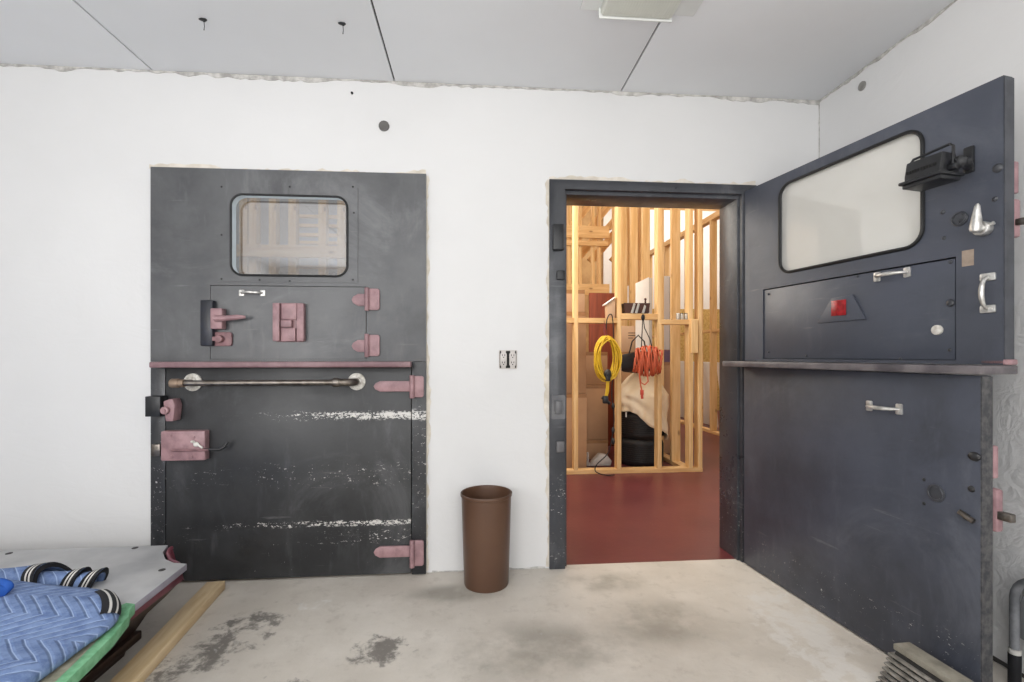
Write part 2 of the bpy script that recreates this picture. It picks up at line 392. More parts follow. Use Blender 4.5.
# ceiling boards with open joints, one structure
j = [LX-0.1, on_z(75, 0, HZ).x*0.5+on_z(150, 70, HZ).x*0.5, on_z(394, 80, HZ).x, on_z(622, 90, HZ).x, RX+0.1]
ceil = thing('ceiling', 'pale grey panelled ceiling with dark open joints', 'ceiling', (0, 0, HZ), 0, None, 'structure')
MB().box(LX-0.1, RX+0.1, BY-0.1, WY, 0.012, 0.06).build('ceiling_backing', M['gap'], ceil)
for a, b in zip(j, j[1:]):
    MB().box(a+0.004, b-0.004, BY-0.1, WY, 0, 0.014, 0.002).build('ceiling_panel', M['ceiling'], ceil)
# ragged plaster seams
def ribbon(p, q, nrm, side, w0, w1, th, step=0.02):
    """ragged strip from p to q lying against a surface; side = in-plane width direction"""
    p, q, nrm, side = Vector(p), Vector(q), Vector(nrm), Vector(side)
    n = max(2, int((q-p).length/step)); mb = MB(); prev = None; w = (w0+w1)/2
    for i in range(n+1):
        c = p+(q-p)*(i/n); w = min(w1, max(w0, w+random.uniform(-1, 1)*(w1-w0)*0.45)); d = random.uniform(-0.3, 0.3)*w0
        ring = [mb.bm.verts.new(c+side*d), mb.bm.verts.new(c+side*d+nrm*th), mb.bm.verts.new(c+side*(d+w)+nrm*th*0.8), mb.bm.verts.new(c+side*(d+w))]
        if prev:
            for k in range(4): mb.bm.faces.new((prev[k], prev[(k+1) % 4], ring[(k+1) % 4], ring[k]))
        else: mb.bm.faces.new(ring)
        prev = ring
    mb.bm.faces.new(prev); return mb
Y_, Z_ = (0, -1, 0), (0, 0, -1)
struct(ribbon((LX, WY, HZ), (RX, WY, HZ), Y_, Z_, 0.006, 0.022, 0.006).build('trim_1', M['ragged'], smooth=0), 'ragged grey seam where back wall meets ceiling', 'trim')
struct(ribbon((RX, WY, HZ), (RX, BY, HZ), (-1, 0, 0), Z_, 0.004, 0.016, 0.006).build('trim_2', M['ragged'], smooth=0), 'ragged grey seam where right wall meets ceiling', 'trim')
struct(ribbon((RX, WY, 1.2), (RX, WY, HZ), Y_, (-1, 0, 0), 0.002, 0.007, 0.005).build('trim_3', M['ragged'], smooth=0), 'cracked grey seam in the back right corner', 'trim')
struct(ribbon((cf[0], WY, cz-0.004), (cf[1], WY, cz+0.006), Y_, (0, 0, 1), 0.004, 0.026, 0.006).build('trim_4', M['ragged_beige'], smooth=0), 'torn beige plaster edge above the closed door', 'trim')
struct(ribbon((cf[1]-0.004, WY, 0.01), (cf[1]-0.004, WY, cz), Y_, (1, 0, 0), 0.010, 0.028, 0.006).build('trim_5', M['ragged_beige'], smooth=0), 'torn beige plaster edge right of the closed door', 'trim')
struct(ribbon((of[0]+0.004, WY, 0.01), (of[0]+0.004, WY, oz), Y_, (-1, 0, 0), 0.006, 0.03, 0.006).build('trim_6', M['ragged_beige'], smooth=0), 'torn beige plaster edge left of the open doorway', 'trim')
struct(ribbon((of[0], WY, oz-0.004), (of[1], WY, oz-0.004), Y_, (0, 0, 1), 0.006, 0.028, 0.006).build('trim_7', M['ragged_beige'], smooth=0), 'torn beige plaster edge above the open doorway', 'trim')
struct(ribbon((RX, WY-0.01, 0.004), (RX, BY, 0.004), (-1, 0, 0), (0, 0, 1), 0.006, 0.016, 0.004).build('trim_8', M['gap'], smooth=0), 'dark gap line along foot of right wall', 'trim')
struct(ribbon((cf[1]+0.03, WY, 0.002), (of[0]-0.02, WY, 0.002), Y_, (0, 0, 1), 0.004, 0.014, 0.005).build('trim_9', M['ragged'], smooth=0), 'grey seam at wall foot behind the waste bin', 'trim')
# wall plugs / holes
def plug(name, p, nrm, r, m, label):
    p, nrm = Vector(p), Vector(nrm)
    o = MB().cyl(-nrm*0.004, nrm*0.004, r, n=14, bev=0.001).build(name, m); o.location = p
    return tag(o, label, 'wall plug')
plug('wall_plug', on_y(384, 126, WY-0.003), (0, -1, 0), 0.026, simple('grey_plug', (104, 102, 100), 0.7), 'round grey plug in white wall above the closed door')
plug('wall_plug', on_x(862, 86, RX-0.003), (-1, 0, 0), 0.021, simple('pale_grey_plug', (150, 148, 144), 0.7), 'round grey plug high on the right wall near corner')
plug('wall_screw', on_y(352, 93, WY-0.003), (0, -1, 0), 0.006, M['black_metal'], 'tiny dark screw in wall just below the ceiling seam')

# ------------------------------------------------------------------ closed Dutch door
CYF = 2.395
fr = thing('trim_10', 'scuffed black frame around the closed door', 'door frame', ((cf[0]+cf[1])/2, 2.42, 0), 0, None, 'structure')
sx = (on_y(166, 450, CYF).x, on_y(411, 450, CYF).x)
zt = cz - 0.003
ox = (cf[0]+cf[1])/2
x0, x1 = on_y(150.5, 400, CYF).x, on_y(426, 400, CYF).x
def W(px, py, y=CYF): return on_y(px, py, y)
zs = on_y(300, 364, CYF).z                        # shelf level
for xa_, xb_ in ((x0, sx[0]-0.004), (sx[1]+0.004, x1)):
    MB().box(xa_-ox, xb_-ox, CYF-2.42, 0.10, 0.004, zs+0.0105, 0.002).build('post', M['closed_frame'], fr)
MB().plate([(x0+0.03-ox, zs+0.02), (sx[0]-0.004-ox, zs+0.02), (sx[0]-0.004-ox, zt-0.06), (sx[1]+0.004-ox, zt-0.06), (sx[1]+0.004-ox, zs+0.02), (x1-0.03-ox, zs+0.02), (x1-0.03-ox, zt-0.03), (x0+0.03-ox, zt-0.03)], (), 0.032, 0.10).build('head', M['closed_frame'], fr)
# keeper blocks on the frame's left post
p0, p1 = W(148.5, 396, 2.36), W(163.5, 416, 2.36)
MB().box(p0.x-ox, p1.x-ox, 2.335-2.42, CYF-2.42, p1.z, p0.z, 0.003).build('keeper', M['black_metal'], fr)
p0, p1 = W(152, 444, 2.38), W(161, 456, 2.38)
MB().box(p0.x-ox, p1.x-ox, 2.372-2.42, CYF-2.42, p1.z, p0.z, 0.004).build('strike', M['steel'], fr)
def hinge(mb, xk, z0, z1, strap, zs0, zs1, y=-0.012, leafw=0.06, kn=0.012):
    """strap hinge: pointed strap to the left of knuckle xk, leaf to its right"""
    zm = (zs0+zs1)/2; h = (zs1-zs0)/2
    mb.plate([(xk, zs0), (xk, zs1), (xk-strap+0.03, zs1), (xk-strap+0.008, zm+h*0.55), (xk-strap, zm), (xk-strap+0.008, zm-h*0.55), (xk-strap+0.03, zs0)], (), y, -0.0005, 'y', 0.0025)
    mb.plate(rrect(xk, xk+leafw, z0+0.004, z1-0.004, 0.012, 4), (), y, -0.0005, 'y', 0.0025)
    mb.cyl((xk, y-0.004, z0), (xk, y-0.004, z1), kn, n=16, bev=0.002)
    for k in range(1, 3):
        zz = z0+(z1-z0)*k/3; mb.cyl((xk, y-0.004, zz-0.002), (xk, y-0.004, zz+0.002), kn+0.0015, n=16)
    mb.cyl((xk-strap*0.45, y-0.002, zm), (xk-strap*0.45, y, zm), 0.006, n=10)
    mb.cyl((xk+leafw*0.6, y-0.003, z0+0.02), (xk+leafw*0.6, y, z0+0.02), 0.006, n=10); mb.cyl((xk+leafw*0.6, y-0.003, z1-0.02), (xk+leafw*0.6, y, z1-0.02), 0.006, n=10)
    return mb
def pull(mb, xa, xb, z, h, out=0.035):
    """small horizontal chrome pull: two feet and a bowed bar"""
    for xx in (xa, xb):
        s = 1 if xx == xa else -1
        mb.plate(rrect(xx-0.012, xx+0.012, z-h/2, z+h/2, 0.004, 3), (), -0.006, 0, 'y', 0.0015)
        mb.cyl((xx, -0.0085, z+h*0.28), (xx, -0.005, z+h*0.28), 0.003, n=8); mb.cyl((xx, -0.0085, z-h*0.28), (xx, -0.005, z-h*0.28), 0.003, n=8)
    n = 14; pts = []; rr = []
    for i in range(n+1):
        t = i/n; s = math.sin(PI*t)**0.45
        pts.append((xa+(xb-xa)*t, -0.004-out*s, z)); rr.append(0.0048+0.0025*math.sin(PI*t))
    return mb.tube(pts, rr, 10)
# ---- upper leaf
d1 = thing('door_1', 'closed grey upper door leaf with small window, hatch and mauve latches', 'door', (sx[0], CYF, 0), 0, None, 'structure')
def L1(px, py, y=CYF):
    p = on_y(px, py, y); return p.x-sx[0], p.z
w1 = sx[1]-sx[0]
ztop = zt-0.034
wa, wb = L1(231, 194), L1(348, 277)
ha, hb = L1(210, 285), L1(366.5, 358.5)
hole = rrect(wa[0], wb[0], wb[1], wa[1], 0.055, 8)
hz0 = zs+0.022
MB().plate([(x0-sx[0], zs+0.012), (x1-sx[0], zs+0.012), (x1-sx[0], zt+0.006), (x0-sx[0], zt)], (rrect(wa[0]-0.004, wb[0]+0.004, wb[1]-0.004, wa[1]+0.004, 0.058, 8), rect(ha[0], hb[0], hz0, ha[1])), 0, 0.05).build('leaf_panel', M['closed_upper'], d1)
pa, pb = L1(218, 184), L1(358, 283)
MB().plate(rect(pa[0], pb[0], pb[1], pa[1]), (hole,), -0.004, 0.003, 'y').build('window_plate', M['closed_upper'], d1)
sc = MB()
for (px, py) in ((222, 187), (290, 187), (353, 187), (222, 279), (260, 280), (290, 281), (353, 280), (222, 235), (354, 213)):
    q = L1(px, py); sc.ball((q[0], -0.004, q[1]), 0.005, (1, 0.5, 1), 10)
sc.build('screws', M['black_metal'], d1)
MB().tube([(u, -0.006, v) for u, v in rrect(wa[0]+0.002, wb[0]-0.002, wb[1]+0.002, wa[1]-0.002, 0.054, 8)], 0.0055, 8, True).build('window_gasket', M['black_gasket'], d1)
MB().plate(rrect(wa[0]-0.003, wb[0]+0.003, wb[1]-0.003, wa[1]+0.003, 0.057, 8), (rrect(wa[0]+0.002, wb[0]-0.002, wb[1]+0.002, wa[1]-0.002, 0.053, 8),), 0.004, 0.046).build('window_reveal', simple('pale_blue_reveal', (206, 218, 224), 0.5, var=0.04), d1)
MB().plate(rrect(wa[0], wb[0], wb[1], wa[1], 0.055, 8), (), 0.0465, 0.0495).build('window_pane', M['glass'], d1)
h1 = MB().plate(rect(ha[0]+0.003, hb[0]-0.003, hz0+0.001, ha[1]-0.003), (), -0.001, 0.04).box(ha[0]-0.02, hb[0]+0.02, 0.04, 0.046, hz0-0.005, ha[1]+0.02).build('hatch', M['closed_upper'], d1)
mb = MB(); q = L1(242, 293), L1(263, 293); pull(mb, q[0][0], q[1][0], q[0][1], 0.03, 0.03); mb.build('pull_handle', M['chrome'], h1)
# slide latch block in the hatch's middle
a, b = L1(277, 303), L1(304, 342); mb = MB(); cxm = (a[0]+b[0])/2; czm = (a[1]+b[1])/2
mb.box(a[0], b[0], -0.008, -0.0005, b[1], a[1], 0.003)
for s in (-1, 1): mb.box(cxm+s*0.056-0.016, cxm+s*0.056+0.016, -0.032, -0.001, b[1]+0.003, a[1]-0.003, 0.004)
mb.box(cxm-0.036, cxm+0.036, -0.022, -0.004, czm+0.012, a[1]-0.004, 0.003)
mb.box(cxm-0.036, cxm+0.03, -0.022, -0.004, b[1]+0.003, czm-0.028, 0.003)
mb.box(cxm-0.034, cxm+0.016, -0.034, -0.004, czm-0.024, czm+0.010, 0.004)
mb.cyl((cxm+0.02, -0.026, a[1]-0.02), (cxm+0.02, -0.02, a[1]-0.02), 0.005, n=8)
mb.build('slide_latch', M['pink'], h1)
for ya, yb, s0, s1 in ((288, 311, 294, 306), (334, 357, 340, 352)):
    k = L1(367.5, ya); k2 = L1(367.5, yb); l = L1(352, s0); l2 = L1(352, s1); r = L1(380, 300)
    hinge(MB(), k[0], k2[1], k[1], k[0]-l[0], l2[1], l[1], -0.012, r[0]-k[0], 0.011).build('hinge', M['pink'], h1)
# keeper bar and lever latches at the hatch's left edge
a, b = L1(200.5, 300, 2.365), L1(213, 346, 2.365)
MB().box(a[0], b[0], -0.035, -0.0005, b[1], a[1], 0.005).build('latch_keeper', M['dark_blue'], d1)
a, b = L1(210, 308, 2.35), L1(222, 329, 2.35); mb = MB()
mb.box(a[0], b[0], -0.046, -0.001, b[1], a[1], 0.006); zc = (a[1]+b[1])/2
q = L1(245, 317, 2.345); xm = (a[0]+b[0])/2
mb.cyl((xm, -0.06, zc+0.005), (xm, -0.04, zc+0.005), 0.014, n=14, bev=0.002); mb.cyl((xm, -0.066, zc+0.005), (xm, -0.06, zc+0.005), 0.007, n=8)
pts = [(xm, -0.052, zc), (xm+0.05, -0.06, zc), (xm+0.1, -0.058, zc+0.006), (q[0], -0.045, q[1])]
mb.tube(pts, [0.016, 0.013, 0.012, 0.006], 10)
mb.build('lever_latch', M['pink'], h1)
a, b = L1(209, 332, 2.375), L1(231, 346, 2.375); mb = MB(); zc = (a[1]+b[1])/2; xm = (a[0]+b[0])/2
mb.plate(rrect(a[0], b[0], b[1], a[1], 0.012, 4), (), -0.014, -0.0005, 'y', 0.003)
mb.cyl((xm, -0.04, zc), (xm, -0.012, zc), 0.018, n=14, bev=0.003); mb.box(xm-0.06, xm+0.01, -0.034, -0.02, zc-0.01, zc+0.012, 0.004)
for s in (-1, 1): mb.cyl((xm+s*0.044, -0.018, zc+0.014), (xm+s*0.044, -0.012, zc+0.014), 0.006, n=8)
mb.build('cam_latch', M['pink_dark'], h1)
# mauve shelf rail
a, b = L1(150, 361, 2.35), L1(411, 366, 2.35)
MB().box(a[0], b[0], -0.055, 0.0, zs-0.016, zs+0.012, 0.006).cyl((b[0]-0.05, -0.058, zs), (b[0]-0.05, -0.05, zs), 0.008, n=10).build('shelf_rail', M['mauve_rail'], d1)
# ---- lower leaf
d2 = thing('door_2', 'closed scuffed black lower door leaf with pipe rail and mauve lock', 'door', (sx[0], CYF, 0), 0, None, 'structure')
MB().plate(rect(0, w1, 0.012, zs-0.018), (), 0, 0.05, 'y', 0.002).build('leaf_panel', M['closed_lower'], d2)
zr = L1(270, 383, 2.30)[1]
xa, xb = L1(181, 383, 2.30)[0], L1(356, 383, 2.30)[0]
RY = -0.085
fl = [L1(193.5, 383)[0], L1(357, 381)[0]]
mb = MB().tube([(xa, RY, zr), (xa+0.3, RY, zr), (fl[1]-0.10, RY, zr), (fl[1]-0.07, RY, zr)], 0.0135, 14)
r1 = mb.build('pipe_rail', M['steel'], d2)
mb = MB(); mb.cyl((xa-0.05, RY, zr), (xa-0.012, RY, zr), 0.021, n=16, bev=0.004); mb.cyl((xa-0.015, RY, zr), (xa+0.01, RY, zr), 0.018, n=12)
mb.build('end_cap', simple('brass_cap', (150, 130, 112), 0.5, 0.6), r1)
mb = MB(); mb.tube([(fl[1]-0.075, RY, zr)]+[(fl[1]-0.045+0.045*math.sin(t), RY+0.045-0.045*math.cos(t), zr) for t in [PI/2*i/8 for i in range(9)]]+[(fl[1], -0.01, zr)], 0.018, 14)
mb.cyl((fl[1]-0.09, RY, zr), (fl[1]-0.06, RY, zr), 0.021, n=16, bev=0.003); mb.build('elbow', M['steel'], r1)
mb = MB(); mb.cyl((fl[0], RY, zr), (fl[0], -0.008, zr), 0.014, n=14); mb.build('standoff', M['steel'], r1)
for xx in fl:
    mb = MB(); mb.cyl((xx, -0.010, zr), (xx, 0, zr), 0.042, n=28, bev=0.003); mb.cyl((xx, -0.02, zr), (xx, -0.008, zr), 0.023, n=20, bev=0.003)
    for t in (45, 135, 225, 315): mb.cyl((xx+0.032*math.cos(math.radians(t)), -0.013, zr+0.032*math.sin(math.radians(t))), (xx+0.032*math.cos(math.radians(t)), -0.009, zr+0.032*math.sin(math.radians(t))), 0.005, n=8)
    mb.build('flange', M['flange'], r1)
for ya, yb, s0, s1, xs in ((375, 398, 381, 391.5, 374), (539, 566, 546, 557, 374)):
    k = L1(412.5, ya); k2 = L1(412.5, yb); l = L1(xs, s0); l2 = L1(xs, s1); r = L1(424, 400)
    hinge(MB(), k[0], k2[1], k[1], k[0]-l[0], l2[1], l[1], -0.014, r[0]-k[0], 0.012).build('strap_hinge', M['pink'], d2)
a, b = L1(164.5, 399, 2.34), L1(176, 421, 2.34); mb = MB(); zc = (a[1]+b[1])/2; xm = (a[0]+b[0])/2
mb.plate([(a[0], a[1]-0.01), (xm, a[1]), (b[0]-0.01, a[1]), (b[0], zc+0.02), (b[0]-0.004, zc-0.02), (b[0]-0.008, b[1]), (a[0]+0.01, b[1]), (a[0]+0.004, zc)], (), -0.065, -0.004, 'y', 0.004)
mb.cyl((xm-0.012, -0.082, zc), (xm-0.012, -0.06, zc), 0.018, n=16, bev=0.003); mb.cyl((xm-0.012, -0.088, zc), (xm-0.012, -0.08, zc), 0.009, n=8); mb.build('turn_latch', M['pink'], d2)
a, b = L1(161, 431, 2.36), L1(206, 460, 2.36); mb = MB()
mb.box(a[0]+0.004, b[0], -0.045, -0.001, b[1], a[1], 0.006); mb.box(a[0], a[0]+0.035, -0.038, -0.001, b[1]+0.003, a[1]-0.003, 0.004)
for xx, zz in ((a[0]+0.05, b[1]+0.02), (b[0]-0.06, b[1]+0.02), (a[0]+0.05, a[1]-0.02), (b[0]-0.05, a[1]-0.03)): mb.cyl((xx, -0.049, zz), (xx, -0.044, zz), 0.006, n=10)
lk = mb.build('lock_case', M['pink'], d2)
z = L1(190, 450, 2.35)[1]; q = L1(224, 450, 2.35)
MB().tube([(a[0]+0.055, -0.052, z), (b[0]+0.02, -0.052, z)], 0.0055, 8).build('bolt_rod', M['pink_dark'], lk)
MB().tube([(b[0]+0.0, -0.05, z+0.001), (q[0]-0.02, -0.045, z+0.001), (q[0], -0.04, z+0.012), (q[0]+0.006, -0.03, z+0.032)], [0.006, 0.006, 0.007, 0.008], 8).build('hook', M['black_metal'], lk)
k = L1(197, 444, 2.35); mb = MB().ball((k[0], -0.052, k[1]), 0.013, (1, 0.5, 0.9)); mb.ball((k[0]-0.015, -0.052, k[1]+0.012), 0.008, (1.3, 0.6, 0.8)); mb.tube([(k[0]-0.005, -0.054, k[1]+0.008), (k[0]+0.03, -0.054, k[1]-0.018)], 0.005, 8); mb.build('key', M['flange'], lk)

# ------------------------------------------------------------------ open doorway frame
fo = thing('trim_11', 'dark frame of the open doorway with worn strike plates', 'door frame', (0.93, WY, 0), 0, None, 'structure')
fx = 0.93
casing = [(of[0]-fx, 0), (op[0]-0.012-fx, 0), (op[0]-0.012-fx, opz+0.018), (op[1]+0.012-fx, opz+0.018), (op[1]+0.012-fx, 0), (of[1]-fx, 0), (of[1]-fx, oz), (of[0]-fx, oz)]
MB().plate(casing, (), -0.016, 0.19, 'y', 0.002).build('casing', M['open_frame'], fo)
jamb = [(op[0]-0.02-fx, 0), (op[0]-fx, 0), (op[0]-fx, opz), (op[1]-fx, opz), (op[1]-fx, 0), (op[1]+0.02-fx, 0), (op[1]+0.02-fx, opz+0.03), (op[0]-0.02-fx, opz+0.03)]
MB().plate(jamb, (), 0.012, 0.195, 'y', 0.002).build('jamb', M['open_frame'], fo)
def FO(px, py): p = on_y(px, py, WY-0.016); return p.x-fx, p.z
a, b = FO(552.5, 225), FO(563, 251); MB().box(a[0], b[0], -0.045, -0.014, b[1], a[1], 0.005).build('keeper', M['black_metal'], fo)
a, b = FO(556.5, 271), FO(564, 280); MB().box(a[0], b[0], -0.036, -0.014, b[1], a[1], 0.003).build('strike', M['black_metal'], fo)
a, b = FO(551.5, 395), FO(565, 419); mb = MB().plate(rrect(a[0], b[0], b[1], a[1], 0.006, 3), (rrect(a[0]+0.018, b[0]-0.02, b[1]+0.03, a[1]-0.03, 0.004, 3),), -0.022, -0.014)
mb.box(a[0]+0.016, b[0]-0.018, -0.04, -0.015, b[1]+0.028, a[1]-0.028, 0.004); mb.build('strike_plate', door_paint('chipped_plate', (60, 62, 68), (120, 118, 118), (), 1.0), fo)
a, b = FO(556, 441), FO(564, 452); MB().box(a[0], b[0], -0.032, -0.014, b[1], a[1], 0.005).build('strike', simple('scraped_strike', (104, 102, 104), 0.5), fo)

# ------------------------------------------------------------------ open Dutch door, upper leaf
UO, UD = (1.412, 2.398), Vector((0.186, -0.983)).normalized()
d3 = thing('door_3', 'open slate grey upper door leaf with rounded window and black lamp', 'door', (*UO, 0), math.atan2(UD[1], UD[0]), None, 'structure')
def U(px, py, off=0.0): return on_leaf(px, py, UO, UD, off)
UW = U(1003, 200)[0]; uz1 = 1.937; uz0 = 1.055
g = [U(780, 192), U(780, 271), U(924, 137), U(924, 248)]
wx0, wx1 = U(779.5, 220)[0], U(924.5, 200)[0]
wz1 = (U(850, 156)[1]+U(880, 147)[1]+U(820, 165)[1])/3; wz0 = (U(850, 261)[1]+U(820, 266)[1]+U(885, 254)[1])/3
hx0, hx1 = U(763, 300)[0], U(956, 300)[0]; hz1 = (U(763, 289.5)[1]+U(956, 256.5)[1])/2; hz0 = uz0+0.012
mb = MB().plate(rect(0, UW, uz0, uz1), (rrect(wx0, wx1, wz0, wz1, 0.062, 8), rect(hx0, hx1, hz0, hz1)), 0, 0.045)
mb.build('leaf_panel', M['open_upper'], d3)
MB().box(UW-0.0005, UW+0.004, 0.002, 0.043, uz0+0.002, uz1-0.002).box(0.002, UW, 0.003, 0.042, uz1-0.001, uz1+0.003).build('edge_strip', M['dark_edge'], d3)
MB().tube([(u, -0.003, v) for u, v in rrect(wx0+0.004, wx1-0.004, wz0+0.004, wz1-0.004, 0.06, 8)], 0.0068, 8, True).build('window_gasket', M['black_gasket'], d3)
MB().plate(rrect(wx0+0.001, wx1-0.001, wz0+0.001, wz1-0.001, 0.06, 8), (), 0.012, 0.016).build('window_pane', M['glass_bright'], d3)
mb = MB().plate(rect(hx0+0.003, hx1-0.005, hz0+0.002, hz1-0.005), (), 0.004, 0.036, 'y', 0.0015).box(hx0-0.02, hx1+0.02, 0.038, 0.0445, hz0-0.005, hz1+0.02)
h3 = mb.build('hatch', M['open_upper'], d3)
mb = MB()
for px, py in ((768, 294), (950, 262), (768, 352), (949, 350), (857, 276), (806, 356), (900, 359), (950, 303)):
    q = U(px, py); mb.ball((q[0], 0.003, q[1]), 0.006 if px not in (950,) or py != 303 else 0.013, (1, 0.6, 1), 12)
mb.build('bolt_heads', M['open_frame'], h3)
def shifted(o, y): o.location.y = y; return o
mb = MB(); q0, q1 = U(877, 278, 0.0), U(907, 271, 0.0); pull(mb, q0[0], q1[0], (q0[1]+q1[1])/2, 0.036, 0.035); shifted(mb.build('pull_handle', M['chrome'], h3), 0.004)
# trapezoid plate with red peephole
q = [U(818, 323), U(866, 319), U(853, 294.5), U(832, 298.5)]
mb = MB().plate([q[0], q[1], q[2], q[3]], (), -0.004, 0.004, 'y', 0.001); pl = mb.build('peephole_plate', M['open_upper'], h3)
a, b = U(832.5, 301), U(847, 315); mb = MB().plate(rect(a[0], b[0], b[1], a[1]), (), -0.008, -0.0035, 'y', 0.0015); mb.build('red_lens', M['red'], h3)
q = U(937, 330); MB().cyl((q[0], -0.004, q[1]), (q[0], 0.006, q[1]), 0.017, n=24, bev=0.002).build('cover_disc', M['flange'], h3)
# hardware on the leaf
mb = MB()
for px, py, r in ((998, 168, 0.014), (995, 199, 0.008), (943, 212, 0.008), (944, 238, 0.007), (950, 303, 0.006)):
    q = U(px, py); mb.ball((q[0], 0, q[1]), r, (1, 0.6, 1), 14)
mb.build('bolt_heads', M['open_frame'], d3)
q = U(960, 219); mb = MB(); mb.cyl((q[0], -0.006, q[1]), (q[0], 0, q[1]), 0.024, n=26, bev=0.002); mb.lathe([(0.0, 0.0)], (0, 0, 0)) if False else None
mb.tube([(q[0]+0.019*math.cos(t*PI/10), -0.007, q[1]+0.019*math.sin(t*PI/10)) for t in range(20)], 0.0022, 6, True); mb.cyl((q[0], -0.009, q[1]-0.008), (q[0], -0.005, q[1]-0.008), 0.004, n=8)
mb.build('lock_cover', M['open_frame'], d3)
q = U(986, 229); qt = U(977.5, 203.5, 0.055); mb = MB()
mb.cyl((q[0], -0.03, q[1]), (q[0], 0, q[1]), 0.022, n=22, bev=0.004); mb.cyl((q[0], -0.055, q[1]), (q[0], -0.028, q[1]), 0.014, n=18, bev=0.003)
qb = U(975.5, 233, 0.055)
mb.tube([Vector((qb[0], -0.055, qb[1])).lerp(Vector((qt[0], -0.055, qt[1])), f) for f in (0, 0.06, 0.2, 0.45, 0.7, 0.92, 1)], [0.006, 0.013, 0.0155, 0.0135, 0.010, 0.007, 0.003], 14)
mb.tube([(q[0], -0.045, q[1]-0.004), (qb[0], -0.052, qb[1]+0.012)], 0.011, 10)
mb.tube([(q[0]+0.012, -0.02, q[1]+0.004), (q[0]+0.032, -0.02, q[1]+0.010)], 0.006, 8); mb.build('lever_handle', M['chrome'], d3)
a, b = U(968, 266), U(968, 250); a2 = U(962, 258)[0], U(974, 258)[0]
MB().plate(rect(a2[0], a2[1], a[1], b[1]), (), -0.0012, 0, 'y').build('bare_patch', M['patch'], d3)
a, b = U(988.5, 309), U(988.5, 277); mb = MB(); pull(mb, a[1], b[1], a[0], 0.04, 0.028)
bmesh.ops.transform(mb.bm, matrix=Matrix(((0, 0, 1, 0), (0, 1, 0, 0), (1, 0, 0, 0), (0, 0, 0, 1))), verts=mb.bm.verts); mb.build('pull_handle', M['chrome'], d3)
# black lamp on its bracket
q = U(970.5, 160); lx, lz = q
lm = MB().box(lx-0.014, lx+0.014, -0.012, -0.0005, lz-0.042, lz+0.042, 0.004).build('lamp_bracket', M['black_metal'], d3)
la, lb = U(910, 172, 0.105)[0], U(954, 165, 0.105)[0]; LL = lb-la
Lc = Vector(((la+lb)/2, -0.105, U(935, 168, 0.105)[1]))
def place(b_, name, m, par):
    bmesh.ops.transform(b_.bm, matrix=Matrix.Translation(Lc), verts=b_.bm.verts); return b_.build(name, m, par)
h_ = LL/2
b_ = MB(); b_.plate([(-0.04, -0.03), (0.045, -0.03), (0.045, -0.018), (0.03, 0.036), (-0.03, 0.036), (-0.04, -0.012)], (), -h_*0.86, h_*0.80, 'x', 0.004)
b_.box(-h_, h_, -0.056, 0.05, -0.040, -0.029, 0.004); b_.box(-h_*0.9, h_*0.9, -0.046, 0.04, -0.052, -0.038, 0.003)
place(b_, 'lamp_housing', M['black_metal'], lm)
b_ = MB()
for i in range(11): b_.box(-h_*0.75+i*h_*0.13, -h_*0.75+i*h_*0.13+h_*0.065, -0.0415, -0.034, -0.006, 0.003)
place(b_, 'vent_holes', M['slat_dark'], lm)
b_ = MB(); yx = h_*0.95
b_.tube([(-yx, 0.0, -0.016), (-yx-0.002, 0.0, 0.04), (-yx+0.008, 0.0, 0.052), (yx-0.008, 0.0, 0.060), (yx+0.002, 0.0, 0.050), (yx, 0.0, -0.016)], 0.0045, 8)
b_.cyl((-yx-0.012, 0, -0.014), (-yx+0.008, 0, -0.014), 0.011, n=14, bev=0.002); b_.cyl((yx-0.01, 0, -0.014), (yx+0.012, 0, -0.014), 0.011, n=14, bev=0.002)
b_.tube([(yx, 0.0, -0.005), (yx+0.012, 0.04, 0.0), (lx-Lc.x, 0.095, 0.002)], 0.014, 10); b_.ball((yx+0.006, 0.02, 0.0), 0.02)
place(b_, 'lamp_yoke', M['black_metal'], lm)
# shelf along the foot of the upper leaf
MB().box(-0.03, UW+0.01, -0.115, 0.05, 1.026, 1.053, 0.004).build('shelf', M['shelf'], d3)
MB().box(UW-0.06, UW+0.008, 0.0, 0.055, 1.054, 1.072, 0.005).build('corner_bracket', M['pink'], d3)
# latch gear on the far (outer) face, peeking past the free edge
mb = MB(); z = 1.62
mb.box(UW-0.06, UW-0.001, 0.046, 0.085, 1.45, 1.57, 0.008); mb.box(UW-0.05, UW+0.0, 0.046, 0.075, 1.585, 1.685, 0.006); mb.build('outer_latch', M['pink'], d3)
MB().box(UW-0.02, UW+0.035, 0.055, 0.075, 1.485, 1.505, 0.003).build('latch_bolt', M['steel'], d3)

# ------------------------------------------------------------------ open Dutch door, lower leaf
LO, LD = (1.401, 2.387), Vector((0.1117, -0.9937)).normalized()
d4 = thing('door_4', 'open scuffed slate grey lower door leaf reaching to the floor', 'door', (*LO, 0), math.atan2(LD[1], LD[0]), None, 'structure')
def Lw(px, py, off=0.0): return on_leaf(px, py, LO, LD, off)
LW = Lw(980, 500)[0]
MB().plate(rect(0, LW, 0.008, 1.022), (), 0, 0.045, 'y', 0.0015).build('leaf_panel', M['open_lower'], d4)
MB().box(LW-0.0005, LW+0.004, 0.002, 0.043, 0.01, 1.02).build('edge_strip', M['worn_edge'], d4)
mb = MB(); a, b = Lw(870, 405.5), Lw(900, 409.5); pull(mb, a[0], b[0], (a[1]+b[1])/2, 0.038, 0.035); mb.build('pull_handle', M['chrome'], d4)
mb = MB()
for px, py, r, sz in ((974.5, 456.5, 0.018, 0.8), (971.5, 489, 0.010, 1), (967, 517, 0.014, 0.8), (924, 479.5, 0.006, 1), (924, 503.5, 0.006, 1)):
    q = Lw(px, py); mb.ball((q[0], 0, q[1]), r, (1, 0.5, sz), 14)
